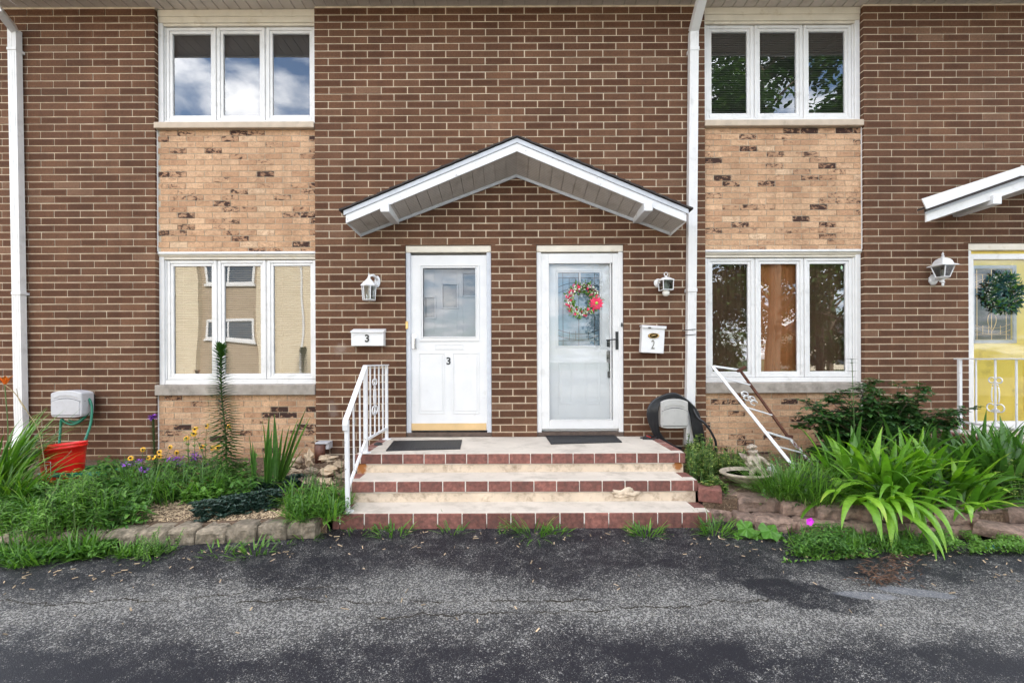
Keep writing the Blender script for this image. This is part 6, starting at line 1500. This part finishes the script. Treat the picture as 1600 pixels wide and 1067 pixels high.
# ------------------------------------------------------------------ what stands across the drive (seen in the window reflections)
CRB = brick_mat('cream_brick', [(0, (.60, .49, .33)), (1, (.72, .60, .42))], False)
def brickwall_mat(name, c1, c2, mo):
    m, t, b = nodes(name); bt = t.nodes.new('ShaderNodeTexBrick'); bt.inputs['Scale'].default_value = 1.0; bt.inputs['Brick Width'].default_value = .30; bt.inputs['Row Height'].default_value = .083; bt.inputs['Mortar Size'].default_value = .008
    bt.inputs['Color1'].default_value = (*c1, 1); bt.inputs['Color2'].default_value = (*c2, 1); bt.inputs['Mortar'].default_value = (*mo, 1)
    sp = t.nodes.new('ShaderNodeSeparateXYZ'); cb = t.nodes.new('ShaderNodeCombineXYZ'); t.links.new(tcoord(t), sp.inputs[0]); t.links.new(sp.outputs[0], cb.inputs[0]); t.links.new(sp.outputs[2], cb.inputs[1]); t.links.new(cb.outputs[0], bt.inputs[0])
    t.links.new(bt.outputs[0], b.inputs['Base Color']); b.inputs['Roughness'].default_value = .9; return m
CRW = brickwall_mat('cream_brick_wall', (.60, .50, .35), (.68, .58, .42), (.45, .36, .25))
TNW = brickwall_mat('brown_tan_wall', (.33, .25, .17), (.40, .31, .22), (.25, .19, .13))
OB = thing('apartment_block', 'cream brick two-storey block across the drive with a brown recessed bay', 'building', (-12, -14, 0))
yF = -14.0
mb = MB(); mb.box(-26, -13.4, yF - 8, yF, -.05, 7); mb.box(-10.7, -8.3, yF - 8, yF, -.05, 7); mb.build('wall', CRW, OB)
mb = MB(); mb.box(-13.4, -10.7, yF - 8, yF - .25, -.05, 7); mb.build('bay_wall', TNW, OB)
mb = MB(); mb.box(-26.6, -7.7, yF - 8.5, yF + .6, 7.0, 7.25); mb.build('roof', SHING, OB)
for (x0, x1, z0, z1) in ((-13.2, -10.9, 2.25, 3.15), (-13.2, -10.9, 4.75, 5.7), (-20, -18, 2.2, 3.2), (-20, -18, 4.8, 5.7), (-24, -22.5, 2.2, 3.2)):
    yy = yF - .25 if x0 > -14 else yF; W_ = bpy.data.objects.new('window', None); COL.objects.link(W_); W_.parent = OB; W_.matrix_parent_inverse = Matrix.Translation(-wloc(OB))
    mb = MB(); ring(mb, x0, x1, z0, z1, .09, yy, yy + .06); mb.box((x0 + x1) / 2 - .04, (x0 + x1) / 2 + .04, yy, yy + .05, z0 + .09, z1 - .09); mb.box(x0 - .05, x1 + .05, yy, yy + .1, z0 - .1, z0 - .001)
    o = mb.build('window_frame', WHITE); o.parent = W_; o.matrix_parent_inverse = Matrix.Identity(4)
    mb = MB(); mb.box(x0 + .09, x1 - .09, yy + .002, yy + .02, z0 + .09, z1 - .09); o = mb.build('pane', mat('dark_window', (.04, .06, .09), .1)); o.parent = W_; o.matrix_parent_inverse = Matrix.Identity(4)
mb = MB(); mb.tube([(-8.9, yF + .06, 0), (-8.9, yF + .06, 6.8), (-8.8, yF + .4, 7.1)], .05, 8); mb.build('downspout', WHITE, OB)
FH = thing('far_house', 'cream two-storey house beyond the lawn seen in the window reflections', 'house', (38, -46, 0))
mb = MB(); mb.box(33, 43, -54, -46, 0, 4.4); mb.build('wall', mat('cream_siding', (.62, .54, .42), .8), FH)
mb = MB(); mb.v = []; mb.add([(32.5, -45.5, 4.3), (43.5, -45.5, 4.3), (43.5, -54.5, 4.3), (32.5, -54.5, 4.3), (34, -50, 6), (42, -50, 6)], [(0, 1, 5, 4), (2, 3, 4, 5), (1, 2, 5), (3, 0, 4)]); mb.build('roof', SHING, FH)
for k in range(3):
    for z in (.6, 2.6): mb = MB(); mb.box(34 + k * 3, 35.1 + k * 3, -46.02, -45.94, z, z + 1.1); mb.build('window', mat('dark_window_far', (.03, .04, .05), .2), FH)
def tree(label, x, y, H, cw, ch0, n, seed, m=L_TREE):
    random.seed(seed); T = thing('tree', label, 'tree', (x, y, -.05), 'trees across the drive'); ms = MB(); b_ = Vector((x, y, -.1)); ms.tube([b_, (x + .1, y, H * .35), (x - .15, y + .1, H * .6), (x, y, H * .85)], [.28, .2, .12, .04], 10)
    cl_ = []
    for k in range(34):
        a = uni(0, 6.28); f = uni(0, 1); zz = ch0 + (H - ch0) * f; r_ = cw * math.sin(math.pi * (.15 + .8 * f)) * uni(.3, 1); c = Vector((x + r_ * math.cos(a), y + r_ * math.sin(a), zz)); cl_.append((c, uni(.6, 1.25)))
        st = Vector((x, y, max(ch0 * .8, zz - r_ * .6))); ms.tube([st, st.lerp(c, .5) + Vector((0, 0, .2)), c], [.07, .045, .015], 5)
    ms.build('trunk', BARK, T); mb = MB()
    for k in range(n):
        c, r_ = random.choice(cl_); d = Vector((random.gauss(0, 1), random.gauss(0, 1), random.gauss(0, .8))).normalized() * r_ * uni(.4, 1.05); a = uni(0, 6.28)
        mb.leaf(c + d, (math.cos(a), math.sin(a), uni(-.8, .5)), (uni(-.5, .5), uni(-.5, .5), 1), .25 * uni(.7, 1.3), .15)
    mb.build('crown', m, T)
tree('tall spreading tree across the drive facing the right bay', 9.6, -11.5, 14.5, 4.0, 3.6, 9000, 3)
tree('second broad tree across the drive further right', 15.5, -14.5, 13.5, 4.5, 3.2, 8000, 5)
tree('shorter dense tree across the drive facing the steps', 5.6, -17.5, 8.5, 2.8, 2.2, 6000, 9)
tree('dark bushy tree filling the gap across the drive', 10.3, -19, 8.0, 3.4, 1.2, 11000, 21)
tree('dark low tree at the near right across the drive', 18.0, -21, 9.0, 4.5, 1.2, 10000, 22)
tree('dark broad tree far across the drive', 25.0, -30, 12.0, 6.5, 3.0, 10000, 23)
